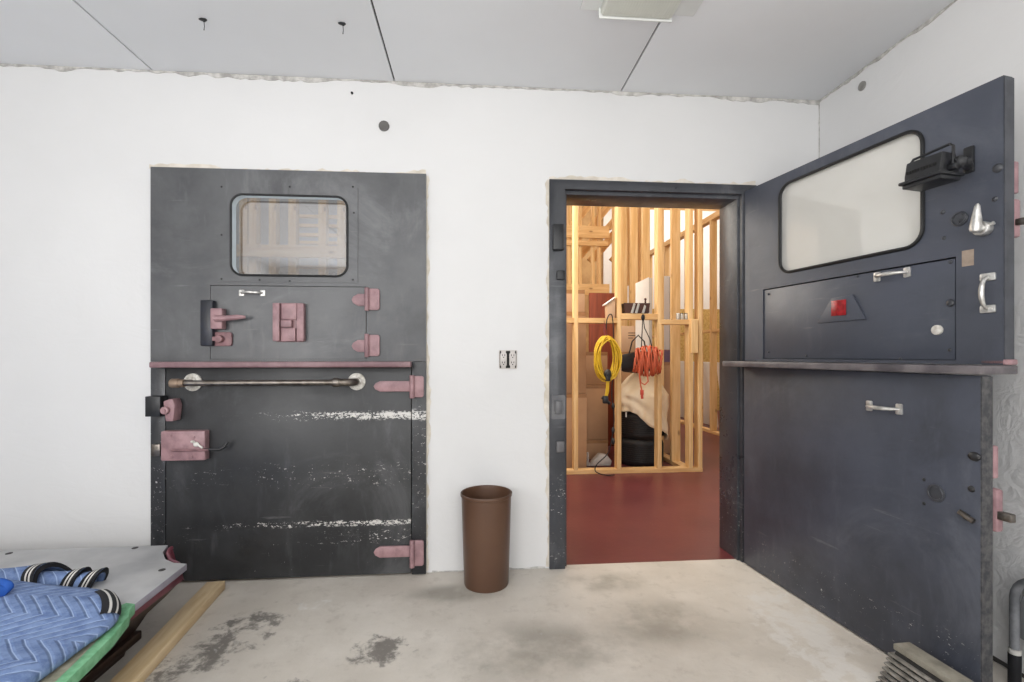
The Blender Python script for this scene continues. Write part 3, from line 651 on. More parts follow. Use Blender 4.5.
mb.build('bolt_heads', M['black_metal'], d4)
q = Lw(936.5, 493); mb = MB(); mb.cyl((q[0], -0.005, q[1]), (q[0], 0, q[1]), 0.028, n=26, bev=0.002)
mb.tube([(q[0]+0.022*math.cos(t*PI/10), -0.006, q[1]+0.022*math.sin(t*PI/10)) for t in range(20)], 0.0025, 6, True); mb.build('lock_cover', M['open_frame'], d4)
q = Lw(968, 516); mb = MB(); mb.tube([(q[0]-0.02, -0.006, q[1]+0.008), (q[0]+0.02, -0.006, q[1]-0.01)], 0.008, 8); mb.build('slot_plate', M['steel'], d4)
mb = MB(); mb.box(LW-0.07, LW+0.012, 0.046, 0.075, 0.55, 0.68, 0.008); mb.box(LW-0.05, LW+0.004, 0.046, 0.068, 0.71, 0.81, 0.006); mb.build('outer_latch', M['pink'], d4)
MB().box(LW-0.02, LW+0.045, 0.05, 0.07, 0.590, 0.615, 0.003).build('latch_bolt', M['steel'], d4)

# ------------------------------------------------------------------ waste bin
bx, by = 0.063, 2.290
t = thing('waste_bin', 'tall round brown plastic waste bin standing between the two doorways', 'waste bin', (bx, by, 0))
prof = [(0.0, 0.004), (0.096, 0.004), (0.104, 0.0), (0.106, 0.006), (0.1185, 0.418), (0.1205, 0.420), (0.122, 0.424), (0.1215, 0.430), (0.119, 0.432), (0.1165, 0.430), (0.1155, 0.424), (0.103, 0.012), (0.0, 0.012)]
MB().lathe(prof, (0, 0, 0), 64).build('bin_body', M['plastic_brown'], t)
MB().lathe([(0.1195, 0.416), (0.1225, 0.418), (0.1238, 0.425), (0.1225, 0.432), (0.119, 0.433), (0.1165, 0.430), (0.1165, 0.424), (0.1195, 0.416)], (0, 0, 0), 64).build('rim', M['plastic_brown'], t)

# ------------------------------------------------------------------ outlet
q = on_y(508, 359.5, WY)
t = thing('wall_outlet', 'bare double electrical outlet in the white wall between doors', 'outlet', (q.x, WY, q.z))
mb = MB().plate(rrect(-0.046, 0.046, -0.047, 0.047, 0.006, 3), (rrect(-0.042, 0.042, -0.043, 0.043, 0.005, 3),), -0.005, -0.0005)
mb.build('box_rim', M['grey_tool'], t)
MB().box(-0.043, 0.043, -0.0012, -0.0003, -0.044, 0.044).build('box_recess', M['slat_dark'], t)
for s in (-1, 1):
    rc = MB().plate(rrect(s*0.023-0.0165, s*0.023+0.0165, -0.036, 0.036, 0.012, 5), (), -0.009, -0.001, 'y', 0.0015).box(s*0.023-0.012, s*0.023+0.012, -0.006, -0.001, -0.047, 0.047, 0.001).build('receptacle', M['grey_panel'] if False else simple('ivory_receptacle', (206, 200, 196), 0.4), t)
    mb = MB()
    for zz in (-0.018, 0.018):
        mb.box(s*0.023-0.0075, s*0.023-0.0045, -0.0098, -0.0085, zz-0.001, zz+0.008); mb.box(s*0.023+0.0045, s*0.023+0.0075, -0.0098, -0.0085, zz-0.001, zz+0.008); mb.cyl((s*0.023, -0.0098, zz-0.007), (s*0.023, -0.0085, zz-0.007), 0.003, n=8)
    mb.build('slots', M['slat_dark'], rc)

# ------------------------------------------------------------------ ceiling light and hooks
fa, fb = on_z(600, 17.5, HZ-0.045), on_z(672, 20, HZ-0.045)
lx0, lx1, ly1 = fa.x, fb.x, fa.y
t = thing('ceiling_light', 'white ceiling light with ribbed clear cover at the top of the photo', 'ceiling light', ((lx0+lx1)/2, ly1, HZ))
hw = (lx1-lx0)/2
MB().box(-hw-0.075, hw+0.10, -1.22, 0.02, -0.006, 0, 0.002).build('mounting_plate', M['white_plastic'], t)
MB().box(-hw, hw, -1.2, 0, -0.042, -0.006, 0.012, None, 3).build('lens_cover', M['lens'], t)
MB().box(-hw-0.004, hw+0.004, 0.0, 0.008, -0.045, -0.004, 0.002).build('end_cap', M['white_plastic'], t)
for px, py, lab in ((203, 19, 'small dark ceiling hook with hanging wire, the one on the left'), (342, 23, 'small dark ceiling hook with hanging wire, the one beside a joint')):
    q = on_z(px, py, HZ)
    t = thing('ceiling_hook', lab, 'hook', (q.x, q.y, HZ), 0, 'wire hooks in the ceiling')
    MB().plate([(-0.016, -0.004), (-0.003, -0.009), (0.012, -0.007), (0.016, 0.002), (0.004, 0.009), (-0.009, 0.006)], (), -0.006, 0, 'z', 0.002).ball((0.004, 0, -0.007), 0.006, (1.2, 0.9, 0.8), 10).build('clip', M['black_metal'], t)
    MB().tube([(0.004, 0, -0.012), (0.005, 0.001, -0.03), (0.004, 0, -0.042)], 0.0014, 6).ball((0.004, 0, -0.043), 0.0020, (1, 1, 1.4), 8).build('hanging_wire', M['black_metal'], t)

# ------------------------------------------------------------------ pool table body on the floor
TZ = 0.26
t = thing('pool_table', 'dismantled pool table with bare grey slate top lying low on floor', 'pool table', (-1.9, 1.3, 0))
T0 = Vector((-1.9, 1.3, 0))
def TL(p): return (p.x-T0.x, p.y-T0.y)
XE = -1.12
def TP(px, py, z=TZ): return TL(on_z(px, py, z))
c1 = TP(168, 545); c2 = TP(163, 552); c3 = TP(165.5, 559); c4 = TP(174, 562.5); c5 = TP(187, 563.5)
bl = TP(0, 551); ye = c1[1]
s1, s2 = TP(135, 604), TP(126, 597)
edge_x = c5[0]
NY = 0.25-T0.y
XL = -2.75-T0.x
top = [(XL, ye-0.012), c1, (c1[0]+0.006, c1[1]-0.02), c2, c3, c4, c5, (s1[0], s1[1]+0.004), (s1[0]-0.035, s1[1]-0.012), (s1[0]-0.035, NY), (XL, NY)]
MB().plate(top, (), TZ-0.026, TZ, 'z', 0.002).build('slate_top', [M['slate'], M['slate_edge']], t)
for p_ in t.children[-1].data.polygons: p_.material_index = 1 if abs(p_.normal.z) < 0.5 else 0
# dark bolt holes in the slate
bh = simple('dark_bolt_hole', (64, 62, 62), 0.8)
for px, py in ((9, 553.5), (162, 570), (135, 548)):
    q = TP(px, py); MB().cyl((q[0], q[1], TZ-0.001), (q[0], q[1], TZ+0.0012), 0.012, n=14).build('bolt_hole', bh, t)
# green felt lapped over the near slate with its torn beige edge
fe = [(s1[0]-0.03, s1[1]+0.005), (s1[0]+0.004, s1[1]-0.005), (s1[0]+0.012, s1[1]-0.04), TP(129, 617), TP(113, 637), TP(89, 661), TP(67, 682), (-1.02-T0.x, 1.05-T0.y), (-1.04-T0.x, NY)]
inner = [(-1.07-T0.x, NY), (-1.05-T0.x, 1.05-T0.y), (fe[6][0]-0.028, fe[6][1]-0.0), (fe[5][0]-0.030, fe[5][1]), (fe[4][0]-0.034, fe[4][1]), (fe[3][0]-0.045, fe[3][1]), (s1[0]-0.055, s1[1]-0.035)]
MB().plate(fe+inner, (), TZ-0.03, TZ+0.004, 'z', 0.003).build('green_felt', M['felt'], t)
out2 = [(x+0.004, y) for x, y in inner[::-1]]
in2 = [(x-0.09, y) for x, y in inner]
MB().plate(out2+in2, (), TZ-0.02, TZ+0.003, 'z', 0.001).build('beige_backing', M['cream_felt'], t)
# maroon edge under the slate and tapering cabinet
ex = edge_x-0.008
def skirt(mb, ztop, zbot, xt, xb, yt, yb, yn):
    mb.grid(lambda u, v: (xt+(xb-xt)*v + 0.012*math.sin(PI*v), (yn+(yt+(yb-yt)*v-yn)*u), ztop+(zbot-ztop)*v), 1, 8)
    return mb
bottom_x = edge_x-0.125
mb = MB(); mb.plate([(XL, ye-0.03), (c1[0]-0.02, ye-0.03), (c2[0]-0.01, c2[1]), (c3[0], c3[1]-0.012), (c4[0], c4[1]-0.012), (ex, c5[1]-0.012), (ex, NY), (XL, NY)], (), TZ-0.062, TZ-0.028, 'z', 0.004)
mb.build('maroon_rail', M['mahogany'], t)
mb = MB(); P_ = lambda x, y, z: mb.bm.verts.new((x, y, z))
lv = [(TZ-0.06, -0.012, -0.03), (TZ-0.10, -0.045, -0.06), (0.12, -0.085, -0.10), (0.055, -0.115, -0.14), (0.0, -0.125, -0.16)]
rings = []
for z, dx, dy in lv:
    rings.append([P_(XL, NY, z), P_(edge_x+dx, NY, z), P_(edge_x+dx, c5[1]+dy, z), P_(XL, c5[1]+dy, z)])
for A, B in zip(rings, rings[1:]):
    for i in range(4): mb.bm.faces.new((A[i], A[(i+1) % 4], B[(i+1) % 4], B[i]))
mb.bm.faces.new(rings[0]); mb.bm.faces.new(rings[-1])
mb.build('cabinet', M['cabinet'], t)
yb = on_z(146, 636, 0.05).y-T0.y
MB().box(edge_x-0.20, edge_x-0.085, NY, yb, 0.042, 0.075, 0.006).build('base_rail', M['cabinet'], t)
# corner pocket leather
pc = ((c2[0]+c5[0])/2+0.03, (c1[1]+c4[1])/2+0.01)
mb = MB()
pts = [(c1[0]+0.012, c1[1]-0.006), (c1[0]+0.012, c1[1]-0.02), (c2[0]+0.01, c2[1]+0.004), (c3[0]+0.01, c3[1]+0.008), (c4[0]+0.004, c4[1]+0.01), (c5[0]-0.04, c5[1]+0.008)]
mb.grid(lambda u, v: (pts[round(u*5)][0]+v*0.012, pts[round(u*5)][1]+v*0.010, TZ-0.012-0.07*v), 5, 4)
mb.grid(lambda u, v: (pts[round(u*5)][0]+v*0.012+0.006, pts[round(u*5)][1]+v*0.010+0.006, TZ-0.012-0.07*v), 5, 4)
mb.tube([(p[0]+0.004, p[1]+0.004, TZ-0.012) for p in pts], 0.008, 8)
mb.build('corner_pocket', M['mahogany'], t)

# ------------------------------------------------------------------ 2x4 on the floor
a, b, c = on_z(207, 582, 0.038), on_z(109, 682, 0.038), on_z(224, 581, 0.038)
ang = math.atan2(a.y-b.y, a.x-b.x)-PI/2
o = MB().box(0.0, 0.078, -1.15, 0.0, 0.0, 0.038, 0.002).build('timber_plank', M['lumber'])
o.location = (a.x, a.y, 0.001); o.rotation_euler = (0, 0, ang)
tag(o, 'pale pine timber plank lying on the concrete beside the pool table', 'plank')

# ------------------------------------------------------------------ moving blanket
B0 = Vector((-1.5, 1.4, TZ+0.004))
t = thing('moving_blanket', 'folded quilted blue moving blanket with striped edges on pool table', 'blanket', B0)
def BL(px, py, z): p = on_z(px, py, z); return (p.x-B0.x, p.y-B0.y)
# outline of the front fold (counter-clockwise), table-top coordinates
zb = TZ+0.03
outl = [BL(-60, 592, zb), BL(0, 590, zb), BL(40, 590.5, zb), BL(80, 591, zb), BL(104, 591.5, zb), BL(113, 594, zb), BL(119, 601, zb), BL(121, 610, zb), BL(117, 619, zb), BL(104, 629, zb), BL(90, 638, zb), BL(62, 660, zb), BL(32, 682, zb), (-1.14-B0.x, 1.0-B0.y), (-1.15-B0.x, 0.8-B0.y), (-1.16-B0.x, 0.45-B0.y), (-2.4-B0.x, 0.45-B0.y), (-2.4-B0.x, 1.6-B0.y)]
def smooth_poly(pts, k=2):
    for _ in range(k):
        q = []
        for i in range(len(pts)):
            a, b = Vector(pts[i]), Vector(pts[(i+1) % len(pts)]); q += [a*0.75+b*0.25, a*0.25+b*0.75]
        pts = [tuple(v) for v in q]
    return pts
ol = smooth_poly(outl, 2)
cen = Vector((sum(p[0] for p in ol)/len(ol), sum(p[1] for p in ol)/len(ol)))
def bz(x, y): return 0.048+0.010*math.sin(9*x+4*y)+0.007*math.sin(17*y-6*x)+0.05*math.exp(-((y-0.28)**2/0.02+(x+0.25)**2/0.08))
mb = MB(); rings = []
NR = 26
for k in range(NR+1):
    f = k/NR
    # f: 0 = centre, 1 = outer edge;  roll the rim down to the table
    ring = []
    for (x, y) in ol:
        d = Vector((x, y))-cen; L = d.length; inset = max(0.0, L-0.045)
        if f <= 0.8: p = cen+d.normalized()*inset*(f/0.8); z = bz(p.x, p.y)
        else:
            a = (f-0.8)/0.2*PI; r = 0.022
            pe = cen+d.normalized()*inset; zt_ = bz(pe.x, pe.y); rr = zt_/2
            p = cen+d.normalized()*(inset+0.045*math.sin(min(a, PI/2)) if a <= PI/2 else inset+0.045*math.sin(a)**0.6*1.0); z = rr+rr*math.cos(a)
        ring.append((p.x, p.y, max(0.001, z)))
    rings.append(ring)
VR = [[mb.bm.verts.new(p) for p in r] for r in rings[1:]]
cv = mb.bm.verts.new((cen.x, cen.y, bz(cen.x, cen.y)))
n = len(ol)
for i in range(n): mb.bm.faces.new((cv, VR[0][i], VR[0][(i+1) % n]))
for A, B in zip(VR, VR[1:]):
    for i in range(n): mb.bm.faces.new((A[i], B[i], B[(i+1) % n], A[(i+1) % n]))
mb.bm.faces.new(VR[-1])
mb.build('front_fold', M['blanket'], t, smooth=80)
# striped binding round the near right corner of the front fold
ci = [i for i, p in enumerate(ol) if BL(109, 593, zb)[0] < p[0] and p[1] > BL(117, 617, zb)[1]]
def fold_pt(i, f):
    d = Vector(ol[i])-cen; inset = max(0.0, d.length-0.045); d.normalize()
    if f <= 0.8:
        p = cen+d*inset*(f/0.8); return Vector((p.x, p.y, bz(p.x, p.y)))
    a = (f-0.8)/0.2*PI; pe = cen+d*inset; rr = bz(pe.x, pe.y)/2
    p = cen+d*(inset+0.045*math.sin(a)**(1.0 if a <= PI/2 else 0.6)); return Vector((p.x, p.y, max(0.002, rr+rr*math.cos(a))))
def bind(u, v):
    i = ci[min(len(ci)-1, round(u*(len(ci)-1)))]; d = Vector(ol[i])-cen; d.normalize()
    return fold_pt(i, 0.792+0.125*v)+Vector((d.x*0.003, d.y*0.003, 0.003))
mb = MB(); mb.grid(bind, len(ci)-1, 12, lambda i, jv: 1 if jv in (3, 6) else 0)
mb.build('striped_binding', [M['bind_black'], M['bind_white']], t, smooth=80)
# rolled folds behind it: nested arches with striped ends
def arch(name, xe, yc, half, hgt, length, zbase, mat, bend=0.0, lean=0.0):
    m_ = MB(); th = 0.012
    def prof_(u, r):   # u 0..1 along the arch
        a = PI*u; return (yc-math.cos(a)*(half-r), math.sin(a)**0.8*(hgt-r)+zbase)
    def outer(u, v):
        yy, zz = prof_(u, 0); return (xe-length*v+lean*(zz-zbase), yy+bend*v*length, zz*(1-0.45*v*v)+0.006*math.sin(9*v+5*u))
    def innr(u, v):
        yy, zz = prof_(u, th); return (xe-length*v+lean*(zz-zbase), yy+bend*v*length, zz*(1-0.45*v*v)+0.006*math.sin(9*v+5*u)-0.002)
    m_.grid(outer, 22, 14); m_.grid(innr, 22, 14)
    m_.grid(lambda u, v: tuple(Vector(outer(u, 0))*(1-v)+Vector(innr(u, 0))*v), 22, 1)
    ob = m_.build(name, M['blanket'], t, smooth=80)
    m2 = MB(); wv = 0.036/length
    m2.grid(lambda u, v: tuple(Vector(outer(u, v*wv))+Vector((0.004, 0, 0.003))), 22, 7, lambda i, jv: 1 if jv in (2, 4) else 0)
    m2.grid(lambda u, v: tuple(Vector(outer(u, 0))*(1-v)+Vector(innr(u, 0))*v+Vector((0.004, 0, 0))), 22, 1)
    m2.build('striped_binding', [M['bind_black'], M['bind_white']], ob, smooth=80)
    return ob
p = BL(52, 594, TZ); p2 = BL(84, 592, TZ)
arch('rolled_fold', p[0]-0.02, p[1]+0.05, 0.08, 0.076, 0.75, 0.0, None, -0.12, -0.65)
arch('rolled_fold', p[0]+0.045, p[1]+0.055, 0.045, 0.056, 0.35, 0.0, None, -0.10, 0.35)
arch('rolled_fold', p[0]+0.10, p[1]+0.06, 0.038, 0.050, 0.28, 0.0, None, -0.10, 0.5)
q = on_z(-3, 588, TZ+0.10)
mb = MB(); mb.grid(lambda u, v: ((0.20+0.02*math.sin(6*PI*u))*math.cos(2*PI*u)*math.sin(PI*v)**0.6, (0.06+0.012*math.sin(10*PI*u+4*v))*math.sin(2*PI*u)*math.sin(PI*v)**0.6, -0.04*math.cos(PI*v)+0.012*math.sin(9*u*PI)*math.sin(PI*v)), 48, 16)
o = mb.build('bright_blue_lining', M['bright_blue'], t, smooth=80); o.location = (q.x-B0.x-0.17, q.y-B0.y, 0.085)

# ------------------------------------------------------------------ slatted grey block beside the open door
a = on_z(893, 643, 0.13); bdir = Vector((0.06, -1.0)).normalized()
t = thing('slatted_crate', 'weathered grey slatted crate lying against foot of open door', 'crate', (a.x, a.y, 0), math.atan2(bdir.y, bdir.x))
# local x runs along the door towards the camera, local y points at the door
L_ = 0.75
MB().box(0.0, L_, 0.0, 0.062, 0.110, 0.130, 0.003).build('top_board', M['weathered'], t)
MB().plate([(0.0, 0.0), (-0.055, 0.0), (-0.002, 0.112), (0.055, 0.112), (0.055, 0.0)], (), 0.012, L_, 'x').build('backing', M['slat_dark'], t)
for i in range(7):
    f = (i+0.65)/7; zc = 0.108-0.106*f; yc = -0.004-0.052*f
    MB().box(0.0, L_, yc-0.012, yc+0.020, zc-0.0035, zc+0.0035, 0.0015).build('slat', M['slat'], t)

# ------------------------------------------------------------------ bent grey tube stand at the right wall
q = on_z(1021, 690, 0.0)
hx, hy = 1.775, 1.335
t = thing('folding_stool', 'grey hoop framed folding stool with black feet by right wall', 'stool', (hx, hy, 0))
ht = on_x(1022, 570, hx).z
mb = MB(); hw_ = 0.105
pts = [(0.0, hw_, 0.12), (0.0, hw_, ht-0.10)]+[(0.0, hw_*math.cos(a), ht-0.10+0.09*math.sin(a)) for a in [PI*i/14 for i in range(1, 14)]]+[(0.0, -hw_, ht-0.10), (0.0, -hw_, 0.12)]
mb.tube(pts, 0.013, 12); mb.build('hoop_frame', M['grey_tube'], t)
mb = MB(); mb.plate([(hw_-0.012, 0.16), (hw_-0.012, ht-0.11)]+[((hw_-0.014)*math.cos(a), ht-0.11+0.075*math.sin(a)) for a in [PI*i/14 for i in range(1, 14)]]+[(-hw_+0.012, ht-0.11), (-hw_+0.012, 0.16)], (), 0.004, 0.014, 'x', 0.002); mb.build('back_panel', M['grey_panel'], t)
for s in (-1, 1):
    mb = MB(); mb.cyl((0, s*hw_, 0.0), (0, s*hw_, 0.105), 0.0165, n=16, bev=0.003); mb.build('foot', M['bind_black'], t)
    mb = MB(); mb.cyl((0, s*hw_, 0.10), (0, s*hw_, 0.118), 0.0158, n=16, bev=0.001); mb.build('white_ferrule', M['bind_white'], t)

# ================================================================== the framed room beyond
def stud(par, x0, x1, y0, y1, z0, z1, name='stud', m='stud'):
    cx_, cy_ = (x0+x1)/2, (y0+y1)/2
    o = MB().box(x0, x1, y0, y1, z0, z1, 0.0015, None, 1).build(name, M[m], None, (cx_, cy_, z0)); o.location = Vector((cx_, cy_, z0))-Vector(par.location); o.parent = par; return o
SY = 4.30
ws = thing('wall_partition', 'pine stud partition facing the doorway, with cords hung on it', 'stud wall', (1.4, SY, 0), 0, None, 'structure')
stud(ws, 0.2, 2.125, SY, SY+0.089, 0.0, 0.038, 'bottom_plate', 'beam')
sx_ = [0.505, 0.914, 1.315, 1.696, 1.995, 2.085]
for xx in sx_: stud(ws, xx, xx+0.038, SY, SY+0.089, 0.038, 3.3)
stud(ws, 0.2, 2.125, SY, SY+0.089, 3.3, 3.376, 'top_plate', 'beam')
z1 = on_y(590, 318, SY).z
for xa_, xb_ in ((0.544, 0.913), (0.953, 1.314)): stud(ws, xa_, xb_, SY, SY+0.089, z1-0.045, z1, 'blocking', 'beam')
z2 = on_y(640, 313.5, SY).z; stud(ws, 1.353, 1.696, SY, SY+0.089, z2-0.055, z2, 'blocking', 'beam')
z3 = on_y(676, 319.5, SY).z; stud(ws, 1.734, 1.995, SY, SY+0.089, z3-0.045, z3, 'blocking', 'beam')
a, b = on_y(691.5, 319, SY-0.02), on_y(697, 353, SY-0.02); stud(ws, a.x, b.x+0.01, SY-0.021, SY-0.001, b.z, a.z, 'scrap_block')
wr = thing('wall_return', 'pine stud return wall running back from the partition corner', 'stud wall', (2.0, 5.0, 0), 0, None, 'structure')
stud(wr, 1.955, 2.045, SY+0.095, 6.7, 0.0, 0.038, 'bottom_plate', 'beam_y')
for yy in (4.60, 5.01, 5.42, 5.83, 6.24, 6.62): stud(wr, 1.955, 2.045, yy, yy+0.038, 0.038, 3.3)
stud(wr, 1.955, 2.045, SY+0.095, 6.7, 3.3, 3.376, 'top_plate', 'beam_y')
# far loft framing
FY = 6.75
wf = thing('wall_far', 'pine framed far wall with doubled header beams behind the boxes', 'stud wall', (0.9, FY, 0), 0, None, 'structure')
def fz(py, y=FY): return on_y(600, py, y).z
stud(wf, -0.6, 1.95, FY, FY+0.04, fz(238), fz(226), 'header_beam', 'beam')
stud(wf, -0.6, 1.95, FY+0.05, FY+0.09, fz(245), fz(240), 'header_beam', 'beam')
stud(wf, -0.6, 1.95, FY, FY+0.04, fz(295), fz(284), 'lower_beam', 'beam')
for px in (571, 582, 595, 601.5, 622, 630, 636, 641, 648): x = on_y(px, 260, FY).x; stud(wf, x-0.019, x+0.019, FY+0.092, FY+0.18, fz(284), fz(200), 'stud')
for px in (634, 643): x = on_y(px, 260, FY-0.2).x; stud(wf, x-0.04, x+0.02, FY-0.2, FY-0.1, 0.0, 4.0, 'post')
for px, dx in ((574, 0.5), (590, 0.5), (612, 0.5)):
    p = on_y(px, 262, FY+0.5); q2 = on_y(px+26, 232, FY+0.5)
    mb = MB(); d = q2-p; L = d.length; mb.box(-L/2, L/2, -0.02, 0.02, -0.06, 0.06); o = mb.build('brace', M['beam'], None); o.location = (p+q2)/2-Vector(wf.location); o.rotation_euler = (0, -math.atan2(d.z, d.x), 0); o.parent = wf
for px in (570, 590, 608, 626):
    p = on_y(px, 228, FY+0.3); q2 = on_y(px+24, 200, FY+0.3); d = q2-p; L = d.length
    mb = MB(); mb.box(-L/2, L/2, -0.02, 0.02, -0.05, 0.05); o = mb.build('rafter', M['beam'], None); o.location = (p+q2)/2-Vector(wf.location); o.rotation_euler = (0, -math.atan2(d.z, d.x), 0); o.parent = wf
# right side framed wall
wq = thing('wall_side', 'pine framed side wall with white boards leaning behind it', 'stud wall', (3.3, 5.5, 0), 0, None, 'structure')
stud(wq, 3.28, 3.37, 3.0, 8.8, 0.0, 0.038, 'bottom_plate', 'beam_y')
for k in range(15): yy = 3.2+0.4*k; stud(wq, 3.28, 3.37, yy, yy+0.038, 0.038, 2.95)
stud(wq, 3.28, 3.37, 3.0, 8.8, 2.95, 3.03, 'top_plate', 'beam_y')
stud(wq, 3.29, 3.36, 3.0, 8.8, 1.40, 1.44, 'blocking', 'beam_y')
struct(MB().box(4.9, 5.0, WY, 9.2, 0, 2.1).build('wall_east', M['osb']), 'yellow strand board far side wall seen between the studs', 'wall')
struct(MB().box(4.95, 5.05, WY, 9.2, 2.1, 4.6).build('wall_upper', M['drywall']), 'bright white upper side wall seen above the strand board', 'wall')
struct(MB().box(2.5, 4.9, 9.04, 9.09, 0, 1.98).build('wall_sheathing', M['osb']), 'yellow strand board low on far wall beyond the side studs', 'wall')
struct(MB().box(2.5, 4.9, 9.05, 9.09, 1.98, 3.9).build('wall_standin', M['drywall']), 'white board standing in for bright windows high beyond the side studs', 'wall')  # plain white board in place of a bright window area
struct(MB().box(-0.16, -0.06, WY+0.2, 5.6, 0, 4.55).build('wall_bounce', M['drywall']), 'added white dividing wall bouncing light into the framed space', 'wall')  # added unseen wall, bounces light and brightens the jamb's reflection
struct(MB().box(-3.4, 5.2, 9.1, 9.2, 0, 4.6).build('wall_north', M['tan']), 'tan sheathing at the far end of framed room', 'wall')
struct(MB().box(-3.5, -3.4, WY+0.2, 9.2, 0, 4.6).build('wall_west', M['tan']), 'tan sheathing on left side of the framed room', 'wall')
struct(MB().box(-3.5, 5.2, WY+0.19, 9.2, 4.55, 4.65).build('ceiling_far', M['tan']), 'tan ceiling of the framed room beyond the doorway', 'ceiling')
struct(MB().box(-3.5, 5.2, WY+0.05, WY+0.15, HZ+0.05, 4.6).build('wall_gable', M['tan']), 'tan wall above the doorway inside the framed room', 'wall')
for k, (yy, lean) in enumerate(((5.0, 0.10), (6.0, 0.14), (6.9, 0.12), (7.8, 0.1))):
    o = MB().box(0, 0.02, 0, 0.75, 0, 0.98, 0.002).build('white_board', M['drywall']); o.location = (3.52+lean, yy, 0.002); o.rotation_euler = (0, -lean*0.9, 0)
    tag(o, ['white board nearest the doorway, leaning behind the side wall studs', 'second white board from the doorway, leaning behind side wall studs', 'third white board from the doorway, leaning behind side wall studs', 'farthest white board leaning behind the side wall studs'][k], 'board', 'white boards behind the side wall')
# framing seen through the closed door's window
GY = 4.7
wg = thing('wall_inner', 'pale framed partition seen through the closed door window', 'stud wall', (-1.4, GY, 0), 0, None, 'structure')
def G(px, py): return on_y(px, py, GY)
for px in (243, 252.5, 272, 292, 322, 341): x = G(px, 250).x; stud(wg, x-0.035 if px != 272 else x-0.03, x+0.035, GY, GY+0.09, 0.03, 3.4)
for a_, b_2 in ((246, 258),): stud(wg, -2.9, -0.3, GY-0.045, GY-0.003, G(290, b_2).z, G(290, a_).z, 'beam', 'beam')
for py in (213, 222.5, 232, 240, 265): stud(wg, G(291, 250).x, G(346, 250).x, GY+0.095, GY+0.12, G(300, py+1.6).z, G(300, py-1.6).z, 'shelf_board', 'beam')
stud(wg, -2.9, -0.2, GY, GY+0.09, 0, 0.038, 'bottom_plate', 'beam')
struct(MB().box(-3.0, -0.15, 5.6, 5.7, 0, 3.6).build('wall_middle', M['drywall_edge']), 'grey boarded wall behind the inner partition', 'wall')

# ------------------------------------------------------------------ stored things behind the partition
def carton(x0, x1, y0, y1, z0, z1, label, m='card', seam=True, prints=False, group=None):
    cx_, cy_ = (x0+x1)/2, (y0+y1)/2
    t = thing('cardboard_box', label, 'box', (cx_, cy_, z0), 0, group)
    w, d, h = (x1-x0)/2, (y1-y0)/2, z1-z0
    MB().box(-w, w, -d, d, 0, h, 0.004).build('carton', M[m], t)
    if seam:
        MB().box(-w*0.999, w*0.999, -d-0.0012, d+0.0012, h-0.035, h+0.0012).build('tape_strip', M['tape'], t)
    if prints:
        mb = MB()
        for k in range(3): mb.box(-w*0.5, w*0.25-0.03*k, -d-0.0012, -d, h*0.72-0.028*k, h*0.72-0.028*k+0.008)
        mb.build('printed_lines', M['ink'], t)
    return t
BYF = 4.46
def E(px, py, y): return on_y(px, py, y)
carton(0.62, 1.068, BYF, BYF+0.4, 0.002, E(580, 394, BYF).z, 'tall cardboard box on red floor, bottom of the left stack')
carton(0.64, 1.062, BYF, BYF+0.38, E(580, 394, BYF).z+0.003, E(580, 312, BYF).z, 'tall cardboard box in the middle of the left stack')
carton(0.68, 1.055, BYF+0.02, BYF+0.38, E(580, 312, BYF).z+0.003, E(580, 290, BYF+.02).z, 'pale cardboard box on top of the left stack', 'card_pale')
a, b = E(592.5, 445, 4.9), E(616, 466, 4.9)
carton(1.13, 1.40, 4.9, 5.25, 0.002, E(600, 440, 4.9).z, 'low cardboard box at bottom of stack behind the yellow cord')
carton(1.13, 1.40, 4.9, 5.25, E(600, 440, 4.9).z+0.003, E(600, 385, 4.9).z, 'cardboard box in stack behind the hanging yellow cord plug')
carton(1.14, 1.40, 4.92, 5.25, E(600, 385, 4.9).z+0.003, E(600, 352, 4.9).z, 'cardboard box on top of stack behind the yellow coil')
a, b = E(589.5, 293, 5.6), E(616, 345, 5.6)
o = MB().plate(rect(a.x, b.x, 0.0, a.z), (), 5.6, 5.64, 'y', 0.003).build('wood_panel', M['redwood'], None, ((a.x+b.x)/2, 5.62, 0.0)); tag(o, 'red brown wooden panel standing behind the yellow coil of cord', 'panel')
o.location.z = 0.003
# box beneath the ledge, behind the orange cord
zc_ = E(635, 352, 4.62).z
a, b = E(622.5, 326, 5.15), E(648, 352, 5.15); zc_ = b.z
carton(a.x-0.01, b.x, 5.15, 5.42, 0.002, zc_-0.003, 'tall plain cardboard box mostly hidden behind the cream canvas')
carton(a.x-0.01, b.x, 5.15, 5.40, zc_, a.z, 'printed cardboard box just below the ledge, behind orange cord', 'card_pale', False, True)
z_ = E(666, 362, 5.2).z; z_2 = E(666, 350, 5.2).z
carton(2.06, 2.20, 5.12, 5.32, 0.002, z_, 'narrow brown cardboard box between studs right of the canvas')
carton(2.06, 2.20, 5.12, 5.32, z_+0.002, z_2, 'small purple printed box between studs right of the orange cord', 'purple', False)
